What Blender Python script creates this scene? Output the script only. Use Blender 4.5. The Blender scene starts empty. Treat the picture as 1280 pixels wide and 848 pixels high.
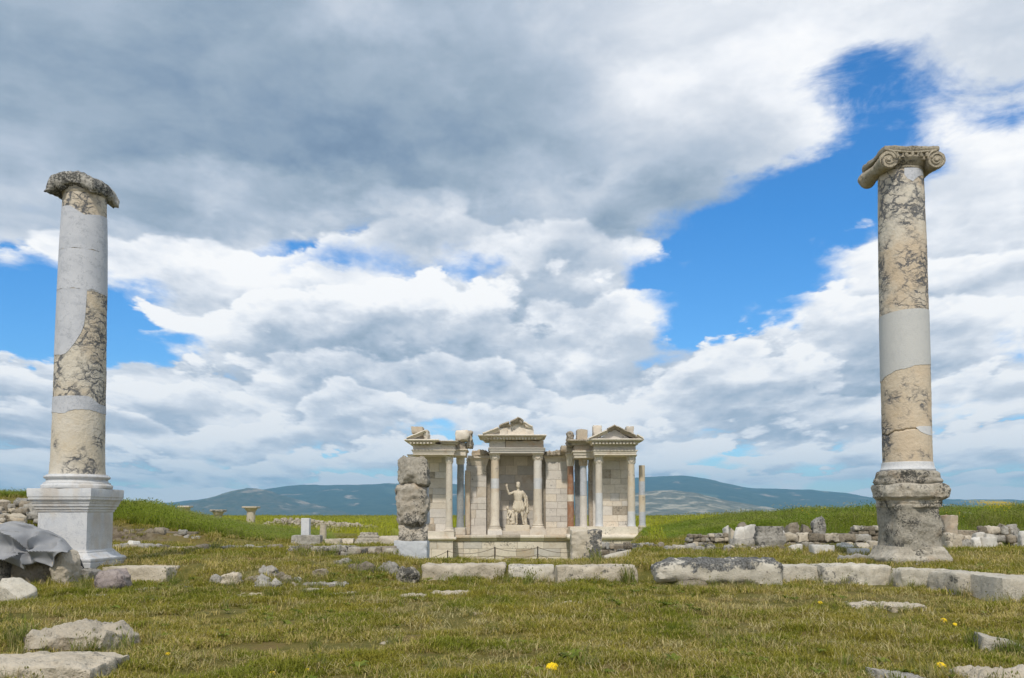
import bpy, bmesh, math, random
import numpy as np
from mathutils import Vector, Matrix

S = bpy.context.scene
COL = S.collection
R = math.radians

# ------------------------------------------------------------------ camera
H = 1.1                       # eye height
F = 1080.0                    # focal length in photo pixels (1280 wide)
TILT = R(3.03)
cam_d = bpy.data.cameras.new('camera')
cam = bpy.data.objects.new('camera', cam_d)
COL.objects.link(cam)
cam.location = (0, 0, H)
cam.rotation_euler = (math.pi / 2 + TILT, 0, 0)
cam_d.sensor_width = 36.0
cam_d.lens = F / 1280 * 36.0
cam_d.shift_y = (220 - F * math.tan(TILT)) / 1280
cam_d.clip_start = 0.05
cam_d.clip_end = 40000
S.camera = cam

# ------------------------------------------------------------------ exposure
S.view_settings.view_transform = 'Standard'
S.view_settings.look = 'None'
S.view_settings.exposure = 0.28
S.view_settings.gamma = 1.0
S.view_settings.use_curve_mapping = False
S.cycles.max_bounces = 6
S.cycles.diffuse_bounces = 3
S.cycles.glossy_bounces = 2
S.cycles.transmission_bounces = 3
S.cycles.transparent_max_bounces = 8
S.cycles.use_denoising = True
S.cycles.volume_step_rate = 4.0

# ------------------------------------------------------------------ sun
SUN_EL, SUN_AZ = R(50), R(186)        # azimuth clockwise from +Y: behind the camera, to the left
sun_d = bpy.data.lights.new('sun', 'SUN')
sun_d.energy = 2.4
sun_d.angle = R(3.0)
sun_d.color = (1.0, 0.93, 0.82)
sun = bpy.data.objects.new('sun', sun_d)
COL.objects.link(sun)
tosun = Vector((math.sin(SUN_AZ) * math.cos(SUN_EL), math.cos(SUN_AZ) * math.cos(SUN_EL), math.sin(SUN_EL)))
sun.rotation_euler = (-tosun).to_track_quat('-Z', 'Y').to_euler()

# ------------------------------------------------------------------ node helper
class NT:
    """small helper that writes node trees as expressions"""
    def __init__(s, tree):
        s.t = tree; s.n = tree.nodes; s.l = tree.links
    def new(s, typ, **kw):
        n = s.n.new(typ)
        for k, v in kw.items(): setattr(n, k, v)
        return n
    def put(s, sock, v):
        if isinstance(v, bpy.types.NodeSocket): s.l.new(v, sock)
        elif v is not None: sock.default_value = v
    def m(s, op, a, b=None, c=None, clamp=False):
        n = s.new('ShaderNodeMath', operation=op); n.use_clamp = clamp
        s.put(n.inputs[0], a)
        if b is not None: s.put(n.inputs[1], b)
        if c is not None: s.put(n.inputs[2], c)
        return n.outputs[0]
    def add(s, a, b): return s.m('ADD', a, b)
    def sub(s, a, b): return s.m('SUBTRACT', a, b)
    def mul(s, a, b): return s.m('MULTIPLY', a, b)
    def div(s, a, b): return s.m('DIVIDE', a, b)
    def step(s, x, a, b, smooth=True, lo=0.0, hi=1.0):
        n = s.new('ShaderNodeMapRange', interpolation_type='SMOOTHSTEP' if smooth else 'LINEAR')
        s.put(n.inputs[0], x); s.put(n.inputs[1], a); s.put(n.inputs[2], b)
        n.inputs[3].default_value = lo; n.inputs[4].default_value = hi
        return n.outputs[0]
    def vec(s, x, y, z):
        n = s.new('ShaderNodeCombineXYZ')
        s.put(n.inputs[0], x); s.put(n.inputs[1], y); s.put(n.inputs[2], z)
        return n.outputs[0]
    def sep(s, v):
        n = s.new('ShaderNodeSeparateXYZ'); s.put(n.inputs[0], v); return n.outputs
    def vm(s, op, a, b=None):
        n = s.new('ShaderNodeVectorMath', operation=op)
        s.put(n.inputs[0], a)
        if b is not None:
            if op == 'SCALE': s.put(n.inputs[3], b)
            else: s.put(n.inputs[1], b)
        return n.outputs[0]
    def noise(s, v, scale, detail=4, rough=0.55, dist=0.0, color=False, typ='FBM', norm=True, lac=2.0):
        n = s.new('ShaderNodeTexNoise'); n.noise_type = typ
        n.normalize = norm
        s.put(n.inputs['Vector'], v)
        s.put(n.inputs['Scale'], scale)
        n.inputs['Detail'].default_value = detail
        n.inputs['Roughness'].default_value = rough
        n.inputs['Distortion'].default_value = dist
        n.inputs['Lacunarity'].default_value = lac
        return n.outputs['Color' if color else 'Fac']
    def voro(s, v, scale, feature='F1', out='Distance', rnd=1.0):
        n = s.new('ShaderNodeTexVoronoi'); n.feature = feature
        s.put(n.inputs['Vector'], v); s.put(n.inputs['Scale'], scale)
        n.inputs['Randomness'].default_value = rnd
        return n.outputs[out]
    def ramp(s, fac, stops, interp='LINEAR'):
        n = s.new('ShaderNodeValToRGB'); cr = n.color_ramp; cr.interpolation = interp
        while len(cr.elements) > 1: cr.elements.remove(cr.elements[-1])
        cr.elements[0].position = stops[0][0]; cr.elements[0].color = tuple(stops[0][1]) + (1,)
        for p, c in stops[1:]:
            e = cr.elements.new(p); e.color = tuple(c) + (1,)
        s.put(n.inputs[0], fac)
        return n.outputs[0]
    def mix(s, f, a, b, blend='MIX', clampf=True):
        n = s.new('ShaderNodeMix', data_type='RGBA', blend_type=blend); n.clamp_factor = clampf
        s.put(n.inputs[0], f)
        for k, v in ((6, a), (7, b)):
            if isinstance(v, (tuple, list)) and len(v) == 3: v = tuple(v) + (1,)
            s.put(n.inputs[k], v)
        return n.outputs[2]
    def mixf(s, f, a, b):
        n = s.new('ShaderNodeMix', data_type='FLOAT')
        s.put(n.inputs[0], f); s.put(n.inputs[2], a); s.put(n.inputs[3], b)
        return n.outputs[0]

def lin(c):
    """sRGB 0..255 to linear"""
    return tuple((v / 255 / 12.92) if v / 255 <= 0.04045 else ((v / 255 + 0.055) / 1.055) ** 2.4 for v in c)

# ------------------------------------------------------------------ sky
# cloud cover (0 clear, 1 solid) and cloud tone (tenths of white) of the real sky, by azimuth and elevation
SKY_X = [k * 64 for k in range(21)]
SKY_ROWS = [
 (0,   '99 99 99 99 99 99 99 99 99 99 99 99 99 99 99 99 97 95 93 84 76',
       '66 66 66 65 66 69 76 84 74 74 76 82 88 96 95 93 94 95 92 89 87'),
 (60,  '99 99 99 99 99 99 99 99 99 99 99 99 99 99 99 99 84 30 58 74 62',
       '64 64 64 63 63 63 65 67 67 70 72 76 84 92 92 89 92 90 89 88 87'),
 (120, '99 99 99 99 99 99 99 99 99 99 99 99 99 99 99 97 72 14 24 46 32',
       '63 63 63 62 61 60 61 63 64 66 69 74 82 93 84 87 92 89 87 88 89'),
 (180, '99 99 99 99 99 99 99 99 99 99 99 99 99 99 99 88 38  0 26 62 80',
       '73 66 61 59 58 58 58 57 58 59 63 72 86 82 79 84 89 87 89 92 95'),
 (230, '95 99 99 99 99 99 99 99 99 99 99 99 99 97 82 28  4  6 58 84 90',
       '83 80 74 71 74 78 70 74 64 66 70 80 69 66 69 76 85 86 89 92 92'),
 (280, '88 92 95 99 99 99 99 99 99 95 95 99 99 80 24  4  8 40 88 92 92',
       '82 83 84 80 84 82 85 80 81 84 82 77 68 73 80 84 88 91 92 93 92'),
 (330, '34 42 58 80 84 66 44 72 84 50 74 88 70 18  4  6 30 78 90 90 84',
       '86 88 90 88 91 94 93 92 92 90 84 72 74 84 88 88 90 91 91 88 90'),
 (380, ' 4 10 26 58 88 99 99 99 99 95 95 99 86 28 12 22 60 90 90 84 66',
       '89 91 91 93 94 94 95 93 91 92 93 94 94 93 91 91 91 92 91 88 86'),
 (430, '14 10 18 22 55 90 99 99 99 99 99 99 80 62 74 76 90 95 88 60 48',
       '92 92 92 92 92 89 79 77 78 79 77 84 90 94 95 91 95 90 89 91 93'),
 (480, '84 84 80 82 72 88 95 99 99 92 95 99 95 88 90 92 96 92 84 66 88',
       '91 91 89 89 91 90 85 79 77 79 80 83 90 86 86 85 77 77 88 93 96'),
 (530, '78 78 76 78 76 74 78 80 58 46 74 80 80 78 80 84 82 70 58 52 68',
       '86 84 86 88 87 91 91 89 90 92 93 92 91 91 91 89 85 86 90 91 91'),
 (580, '66 66 64 58 66 68 62 66 60 64 64 66 66 66 52 62 64 62 66 62 66',
       '89 88 89 89 93 93 92 91 91 91 91 92 92 91 97 97 97 93 94 95 93'),
 (625, '62 62 60 60 62 64 64 64 64 64 64 64 62 62 62 64 66 66 68 66 66',
       '94 94 94 94 95 95 95 94 94 94 94 95 95 96 97 97 97 96 96 96 96'),
]
W = bpy.data.worlds.new('World'); S.world = W
W.use_nodes = True
for n in list(W.node_tree.nodes): W.node_tree.nodes.remove(n)
t = NT(W.node_tree)
tc = t.new('ShaderNodeTexCoord')
dx, dy, dz = t.sep(tc.outputs['Generated'])
AZM = math.atan(640 / F)
az = t.m('PINGPONG', t.add(t.m('ARCTAN2', dx, dy), AZM), 2 * AZM)          # 0 .. 2 AZM, repeating round the compass
horiz = t.m('SQRT', t.add(t.mul(dx, dx), t.mul(dy, dy)))
cosz = t.m('COSINE', t.sub(az, AZM))
el = t.div(dz, t.mul(t.m('MAXIMUM', horiz, 0.02), cosz))
# puffs: the cloud deck seen in perspective (flatter and smaller towards the horizon)
# the deck seen from the side: heaps that flatten and shrink towards the horizon
azc = t.sub(az, AZM); elp = t.m('MAXIMUM', el, 0.0)
def deck(up):
    return t.vec(t.div(azc, t.add(elp, 0.30)), t.add(t.m('LOGARITHM', t.add(elp, 0.085), math.e), up), 0.0)
q, q2 = deck(0.0), deck(0.095)
warp = t.noise(tc.outputs['Generated'], 5.0, 3, 0.5, color=True)
warp_f = t.noise(q, 5.0, 5, 0.6, color=True)
wv = t.vm('ADD', t.vm('SCALE', t.vm('SUBTRACT', warp, (.5, .5, .5)), 0.07), t.vm('SCALE', t.vm('SUBTRACT', warp_f, (.5, .5, .5)), 0.14))
wx, wy, wz = t.sep(wv)
azw = t.div(t.add(az, wx), 2 * AZM)
damp = t.step(el, 0.0, 0.28, lo=0.25, hi=1.0)
elw = t.add(el, t.mul(wy, damp))
rows = []
for py, cs, bs in SKY_ROWS:
    c = [int(v) / 100 for v in cs.split()]; b = [int(v) / 100 for v in bs.split()]
    stops = [((math.atan((px - 640) / F) + AZM) / (2 * AZM), (cc, bb, 0.0)) for px, cc, bb in zip(SKY_X, c, b)]
    rows.append(((644 - py) / F, t.ramp(azw, stops, 'B_SPLINE')))
rows.sort(key=lambda r: r[0])
cur = rows[0][1]
for (e0, _), (e1, r1) in zip(rows, rows[1:]):
    cur = t.mix(t.step(elw, e0, e1), cur, r1)
cur = t.mix(t.step(elw, 0.62, 1.1), cur, (0.85, 0.74, 0.0))
cs_ = t.new('ShaderNodeSeparateColor'); t.put(cs_.inputs[0], cur)
cover, tone = cs_.outputs[0], cs_.outputs[1]
def puffs(v):
    wv_ = t.vm('ADD', v, t.vm('SCALE', t.vm('SUBTRACT', t.noise(v, 7.0, 4, 0.6, color=True), (.5, .5, .5)), 0.22))
    n = t.new('ShaderNodeTexVoronoi', feature='F1', voronoi_dimensions='2D'); n.normalize = True
    t.put(n.inputs['Vector'], wv_); n.inputs['Scale'].default_value = 3.4
    n.inputs['Detail'].default_value = 3.0; n.inputs['Roughness'].default_value = 0.5; n.inputs['Lacunarity'].default_value = 2.2
    return t.sub(1.0, n.outputs['Distance'])
big, big2 = puffs(q), puffs(q2)
soft, soft2 = t.noise(q, 2.2, 8, 0.56, 0.15), t.noise(q2, 2.2, 8, 0.56, 0.15)
wisp = t.noise(q, 9.0, 6, 0.66, 0.4)
# heaps stacked one behind the other: each rises from a flat grey base to a bright lumpy top
_, qy_, _ = t.sep(q)
slow = t.noise(q, 1.4, 2, 0.5)
fp = t.new('ShaderNodeTexVoronoi', feature='F1', voronoi_dimensions='2D'); t.put(fp.inputs['Vector'], t.vm('ADD', q, t.vm('SCALE', t.noise(q, 16.0, 3, 0.6, color=True), 0.08))); fp.inputs['Scale'].default_value = 11.0
fine_p = t.sub(1.0, fp.outputs['Distance'])
ph = t.add(t.mul(qy_, 4.0), t.sub(t.mul(slow, 4.2), t.add(t.add(t.mul(big, 0.95), t.mul(fine_p, 0.45)), t.add(t.mul(soft, 0.9), t.mul(wisp, 0.55)))))
saw = t.m('FRACT', ph)
heap = t.mul(t.m('POWER', saw, 1.3), t.step(saw, 1.0, 0.80))
hk = t.mul(t.step(el, 0.30, 0.44, lo=1.0, hi=0.0), t.step(el, 0.0, 0.04))
field = t.add(t.add(cover, t.mul(t.mul(t.sub(heap, 0.32), 0.30), hk)), t.add(t.mul(t.sub(big, 0.62), 0.55), t.add(t.mul(t.sub(soft, 0.5), 0.85), t.mul(t.sub(wisp, 0.5), t.step(el, 0.22, 0.45, lo=0.30, hi=1.0)))))
edge = t.step(el, 0.1, 0.45, lo=0.09, hi=0.25)
alpha = t.step(field, t.sub(0.53, edge), t.add(0.53, edge))
lit = t.add(t.mul(t.sub(big, big2), 0.70), t.mul(t.sub(soft, soft2), 1.15))
lit = t.m('MINIMUM', t.m('MAXIMUM', lit, -0.13), 0.15)
thick = t.step(field, 0.55, 1.3, lo=0.03, hi=-0.04)
tone2 = t.add(t.add(t.add(tone, t.mul(t.mul(t.sub(heap, 0.30), 0.24), hk)), t.mul(lit, t.step(el, 0.22, 0.45, lo=0.85, hi=0.38))), thick)
cloud = t.ramp(tone2, [(0.40, lin((84, 108, 138))), (0.55, lin((126, 146, 169))), (0.64, lin((150, 166, 183))), (0.74, lin((176, 188, 203))),
                       (0.84, lin((207, 213, 222))), (0.93, lin((236, 238, 242))), (1.0, lin((252, 251, 250)))])
skyt = t.new('ShaderNodeTexSky', sky_type='NISHITA')
skyt.sun_disc = False
skyt.sun_elevation = SUN_EL; skyt.sun_rotation = SUN_AZ
skyt.altitude = 300; skyt.air_density = 1.0; skyt.dust_density = 0.6; skyt.ozone_density = 2.0
blue = t.mix(1.0, skyt.outputs[0], t.ramp(t.step(el, 0.02, 0.36, False), [(0.0, (0.62, 0.78, 0.88)), (0.5, (0.30, 0.62, 0.88)), (1.0, (0.20, 0.59, 0.92))]), 'MULTIPLY')
SKY_STRENGTH = 0.15
cl10 = t.vm('SCALE', cloud, 0.92 / SKY_STRENGTH)
hz = t.step(el, 0.0, 0.10, lo=0.85, hi=1.0)
final = t.mix(t.mul(alpha, hz), blue, cl10)
bg = t.new('ShaderNodeBackground'); bg.inputs[1].default_value = SKY_STRENGTH
t.put(bg.inputs[0], final)
wo = t.new('ShaderNodeOutputWorld'); t.l.new(bg.outputs[0], wo.inputs[0])
W.cycles.sampling_method = 'MANUAL'; W.cycles.sample_map_resolution = 512
# ------------------------------------------------------------------ picture to place
_fw = Vector((0, math.cos(TILT), math.sin(TILT))); _up = Vector((0, -math.sin(TILT), math.cos(TILT)))
_sh = cam_d.shift_y * 1280
def ray(px, py):
    return Vector(((px - 640) / F, 0, 0)) + _up * ((424 - py + _sh) / F) + _fw
def P(px, py, Y):
    """the point seen at a photo pixel, at distance Y in front of the camera"""
    r = ray(px, py); r = r * (Y / r.y)
    return Vector((r.x, Y, H + r.z))

# ------------------------------------------------------------------ numpy noise
def _hash(ix, iy, iz, seed):
    h = (ix.astype(np.int64) * 374761393 + iy.astype(np.int64) * 668265263 + iz.astype(np.int64) * 2147483647 + seed * 974634777) & 0xFFFFFFFF
    h = ((h ^ (h >> 13)) * 1274126177) & 0xFFFFFFFF
    h = ((h ^ (h >> 16)) * 2246822519) & 0xFFFFFFFF
    return ((h ^ (h >> 15)) & 0xFFFFFF) / float(0xFFFFFF) * 2 - 1
def vnoise(p, seed=0):
    p = np.asarray(p, float); i = np.floor(p).astype(np.int64); f = p - i; u = f * f * f * (f * (f * 6 - 15) + 10)
    x, y, z = i[:, 0], i[:, 1], i[:, 2]; r = 0
    for a in (0, 1):
        for b in (0, 1):
            for c in (0, 1):
                w = (u[:, 0] if a else 1 - u[:, 0]) * (u[:, 1] if b else 1 - u[:, 1]) * (u[:, 2] if c else 1 - u[:, 2])
                r = r + w * _hash(x + a, y + b, z + c, seed)
    return r
def fbm(p, seed=0, octv=4, gain=0.5, lac=2.03):
    p = np.asarray(p, float); s = 0; a = 1.0
    for k in range(octv):
        s = s + a * vnoise(p, seed + k * 17); p = p * lac + 11.3; a *= gain
    return s
def fbm2(x, y, seed=0, octv=4, gain=0.5):
    return fbm(np.stack([np.ravel(x), np.ravel(y), np.full(np.size(x), 0.37)], 1), seed, octv, gain).reshape(np.shape(x))
def sstep(x, a, b):
    t_ = np.clip((x - a) / (b - a), 0, 1); return t_ * t_ * (3 - 2 * t_)

# ------------------------------------------------------------------ objects
def props(o, label=None, cat=None, group=None, kind=None):
    if label: o['label'] = label
    if cat: o['category'] = cat
    if group: o['group'] = group
    if kind: o['kind'] = kind
    return o
def thing(name, label, cat, loc, group=None):
    o = bpy.data.objects.new(name, None); COL.objects.link(o); o.location = loc; o.empty_display_size = 0.2
    return props(o, label, cat, group, 'thing')
_rootloc = {}
def wloc(o):
    v = Vector((0, 0, 0))
    while o is not None:
        v = v + o.location; o = o.parent
    return v
def mesh(name, V, Fc, mat=None, parent=None, smooth=True, origin=None, sharp=None):
    """link a mesh given in WORLD coordinates; origin: where its own origin sits"""
    V = np.asarray(V, float)
    if origin is None:
        origin = Vector((float(V[:, 0].mean()), float(V[:, 1].mean()), float(V[:, 2].min())))
    o_ = Vector(origin)
    me = bpy.data.meshes.new(name)
    me.from_pydata((V - np.array(o_)).tolist(), [], Fc if isinstance(Fc, list) else Fc.tolist())
    if smooth:
        me.polygons.foreach_set('use_smooth', np.ones(len(me.polygons), bool))
        if sharp is not None: me.set_sharp_from_angle(angle=R(sharp))
    ms = mat if isinstance(mat, (list, tuple)) else [mat]
    for mm in ms:
        if mm: me.materials.append(mm)
    ob = bpy.data.objects.new(name, me); COL.objects.link(ob)
    if parent is not None:
        ob.parent = parent; ob.location = o_ - wloc(parent)
    else: ob.location = o_
    return ob
def join(parts):
    V, Fs, n = [], [], 0
    for v, f in parts:
        V.append(np.asarray(v, float)); Fs += [[i + n for i in q_] for q_ in (f if isinstance(f, list) else f.tolist())]; n += len(v)
    return np.concatenate(V), Fs

_cube_cache = {}
def cube_pts(nx, ny, nz):
    k_ = (nx, ny, nz)
    if k_ in _cube_cache: return _cube_cache[k_]
    idx = {}; pts = []; faces = []
    def vid(i, j, k):
        key = (i, j, k)
        if key not in idx: idx[key] = len(pts); pts.append((2 * i / nx - 1, 2 * j / ny - 1, 2 * k / nz - 1))
        return idx[key]
    for i in range(nx):
        for j in range(ny):
            faces.append([vid(i, j, 0), vid(i, j + 1, 0), vid(i + 1, j + 1, 0), vid(i + 1, j, 0)])
            faces.append([vid(i, j, nz), vid(i + 1, j, nz), vid(i + 1, j + 1, nz), vid(i, j + 1, nz)])
    for i in range(nx):
        for k in range(nz):
            faces.append([vid(i, 0, k), vid(i + 1, 0, k), vid(i + 1, 0, k + 1), vid(i, 0, k + 1)])
            faces.append([vid(i, ny, k), vid(i, ny, k + 1), vid(i + 1, ny, k + 1), vid(i + 1, ny, k)])
    for j in range(ny):
        for k in range(nz):
            faces.append([vid(0, j, k), vid(0, j, k + 1), vid(0, j + 1, k + 1), vid(0, j + 1, k)])
            faces.append([vid(nx, j, k), vid(nx, j + 1, k), vid(nx, j + 1, k + 1), vid(nx, j, k + 1)])
    _cube_cache[k_] = (np.array(pts), faces)
    return _cube_cache[k_]
def rot_z(V, a):
    c, s_ = math.cos(a), math.sin(a); V = np.asarray(V)
    return np.stack([V[:, 0] * c - V[:, 1] * s_, V[:, 0] * s_ + V[:, 1] * c, V[:, 2]], 1)
def stone_vf(sx, sy, sz, r=0.2, amp=0.04, seed=0, freq=None, seg=None, cuts=0, chip=0.5, maxn=40):
    """a block or boulder: box with rounded edges (r, share of the smallest side), displaced, and cut by planes. Base at z=0"""
    h = np.array([sx, sy, sz]) / 2; mn = min(sx, sy, sz)
    seg = seg or mn / 6
    n = [int(np.clip(round(s_ / seg), 2, maxn)) for s_ in (sx, sy, sz)]
    c, fc = cube_pts(*n)
    p = c * h
    rr = r * mn / 2
    # move grid lines towards the edges so that rounding has vertices to work with
    rv = rr * (1 + chip * fbm(p / mn * 1.7, seed + 91, 3))[:, None]
    rv = np.clip(rv, 0.02 * mn, mn / 2 * 0.98)
    qd = np.clip(p, -(h - rv), h - rv); d = p - qd; L = np.linalg.norm(d, axis=1, keepdims=True)
    nrm = d / np.maximum(L, 1e-9)
    p = np.where(L > 1e-9, qd + nrm * np.minimum(L, rv), p)
    freq = freq or 1.6 / mn
    rnd = np.random.RandomState(seed)
    disp = fbm(p * freq, seed, 4) * amp
    nn = p / h; nn = nn * (np.abs(nn) ** 3); nn /= np.maximum(np.linalg.norm(nn, axis=1, keepdims=True), 1e-6)
    p = p + nn * disp[:, None]
    rg_ = 0.35 - np.abs(fbm(p * freq * 1.9 + 5.5, seed + 41, 3))
    p = p + nn * (rg_ * amp * 0.8)[:, None]
    q_ = np.sort(np.abs(p / h), axis=1)[:, 1]; ef = sstep(q_, 0.72, 0.97)
    er_ = np.maximum(0, fbm(p * 2.2 / mn, seed + 61, 3) - 0.12) * ef
    p = p - nn * (er_ * chip * 0.16 * mn)[:, None]
    for k in range(cuts):
        d_ = rnd.normal(size=3); d_[2] = abs(d_[2]) * 0.8; d_ /= np.linalg.norm(d_)
        dist = rnd.uniform(0.60, 0.86) * np.abs(d_ * h).sum() * 0.92
        s_ = p @ d_ - dist
        p = p - np.outer(np.maximum(s_, 0) * 0.97, d_)
    p = p + nn * (fbm(p * freq * 5, seed + 5, 2) * amp * 0.30)[:, None]
    p[:, 2] += sz / 2
    return p, fc
def box_vf(x0, x1, y0, y1, z0, z1, b=0.0):
    """box with bevelled edges"""
    if b <= 0:
        V = [(x, y, z) for z in (z0, z1) for y in (y0, y1) for x in (x0, x1)]
        return np.array(V), [[0, 2, 3, 1], [4, 5, 7, 6], [0, 1, 5, 4], [2, 6, 7, 3], [0, 4, 6, 2], [1, 3, 7, 5]]
    c, fc = cube_pts(3, 3, 3)
    h = np.array([(x1 - x0), (y1 - y0), (z1 - z0)]) / 2; b = min(b, 0.45 * h.min())
    ctr = np.array([(x0 + x1), (y0 + y1), (z0 + z1)]) / 2
    c = np.where(np.abs(c) < 0.9, np.sign(c) * (h - b), np.sign(c) * h)
    inner = np.abs(c) >= h - 1e-9; k = inner.sum(1)
    # pull edges and corners in
    c = np.where((k[:, None] >= 2) & inner, np.sign(c) * (h - b * (0.42 if True else 0)), c)
    return c + ctr, fc
def lathe_vf(prof, n=48, cx=0, cy=0, caps=True):
    """prof: list of (radius, z)"""
    a = np.arange(n) / n * 2 * math.pi
    V = np.concatenate([np.stack([cx + r_ * np.cos(a), cy + r_ * np.sin(a), np.full(n, z_)], 1) for r_, z_ in prof])
    fc = []
    for k in range(len(prof) - 1):
        for i in range(n):
            j = (i + 1) % n
            fc.append([k * n + i, k * n + j, (k + 1) * n + j, (k + 1) * n + i])
    if caps:
        fc.append(list(range(n))[::-1]); fc.append([(len(prof) - 1) * n + i for i in range(n)])
    return V, fc
def square_vf(prof, cx, cy, n=1, expo=None, ang=0):
    """prof: list of (half width, z) swept round a square plan; n segments a side; expo rounds the corners"""
    ts = []
    for s_ in range(4):
        for i in range(n):
            u = -1 + 2 * i / n
            ts.append([(u, -1), (1, u), (-u, 1), (-1, -u)][s_])
    ts = np.array(ts, float)
    if expo:
        L = (np.abs(ts[:, 0]) ** expo + np.abs(ts[:, 1]) ** expo) ** (1 / expo); ts = ts / L[:, None]
    m_ = len(ts)
    V = np.concatenate([np.concatenate([ts * w_, np.full((m_, 1), z_)], 1) for w_, z_ in prof])
    V = rot_z(V, ang) + np.array([cx, cy, 0])
    fc = []
    for k in range(len(prof) - 1):
        for i in range(m_):
            j = (i + 1) % m_
            fc.append([k * m_ + i, k * m_ + j, (k + 1) * m_ + j, (k + 1) * m_ + i])
    fc.append(list(range(m_))[::-1]); fc.append([(len(prof) - 1) * m_ + i for i in range(m_)])
    return V, fc
def prism_vf(poly, y0, y1):
    """outline in x,z pushed from y0 to y1 (front to back)"""
    n = len(poly)
    V = [(x, y0, z) for x, z in poly] + [(x, y1, z) for x, z in poly]
    ar = sum(poly[i][0] * poly[(i + 1) % n][1] - poly[(i + 1) % n][0] * poly[i][1] for i in range(n))
    fr = list(range(n)); bk = [n + i for i in range(n)][::-1]
    fc = [fr, bk] + [[(i + 1) % n, i, n + i, n + (i + 1) % n] for i in range(n)]
    if ar < 0: fc = [f_[::-1] for f_ in fc]
    return np.array(V, float), fc
def tube_vf(path, rad, n=6, caps=True):
    path = [Vector(p_) for p_ in path]; rads = rad if isinstance(rad, (list, tuple)) else [rad] * len(path)
    V = []; fc = []
    ref = None
    for i, p_ in enumerate(path):
        d = (path[min(i + 1, len(path) - 1)] - path[max(i - 1, 0)]).normalized()
        if ref is None: ref = Vector((0, 0, 1)) if abs(d.z) < 0.9 else Vector((1, 0, 0))
        a_ = d.cross(ref).normalized(); b_ = d.cross(a_).normalized(); ref = -b_ if False else ref
        for k in range(n):
            an = 2 * math.pi * k / n
            V.append(tuple(p_ + (a_ * math.cos(an) + b_ * math.sin(an)) * rads[i]))
    for i in range(len(path) - 1):
        for k in range(n):
            j = (k + 1) % n
            fc.append([i * n + k, (i + 1) * n + k, (i + 1) * n + j, i * n + j])
    if caps: fc.append(list(range(n))); fc.append([(len(path) - 1) * n + k for k in range(n)][::-1])
    return np.array(V), fc

# ------------------------------------------------------------------ materials
def material(name):
    m_ = bpy.data.materials.new(name); m_.use_nodes = True
    for n in list(m_.node_tree.nodes): m_.node_tree.nodes.remove(n)
    t_ = NT(m_.node_tree)
    out = t_.new('ShaderNodeOutputMaterial'); b = t_.new('ShaderNodeBsdfPrincipled')
    t_.l.new(b.outputs[0], out.inputs[0])
    b.inputs['Specular IOR Level'].default_value = 0.25
    return m_, t_, b
def obj_coords(t_, spread=40.0):
    tc_ = t_.new('ShaderNodeTexCoord'); oi = t_.new('ShaderNodeObjectInfo')
    off = t_.vm('SCALE', (1.0, 0.73, 1.31), t_.mul(oi.outputs['Random'], spread))
    return t_.vm('ADD', tc_.outputs['Object'], off), oi.outputs['Random'], tc_.outputs['Object']
def bump(t_, b, h, strength=0.5, dist=0.02):
    n = t_.new('ShaderNodeBump'); n.inputs['Strength'].default_value = strength; n.inputs['Distance'].default_value = dist
    t_.put(n.inputs['Height'], h); t_.l.new(n.outputs[0], b.inputs['Normal'])
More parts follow.
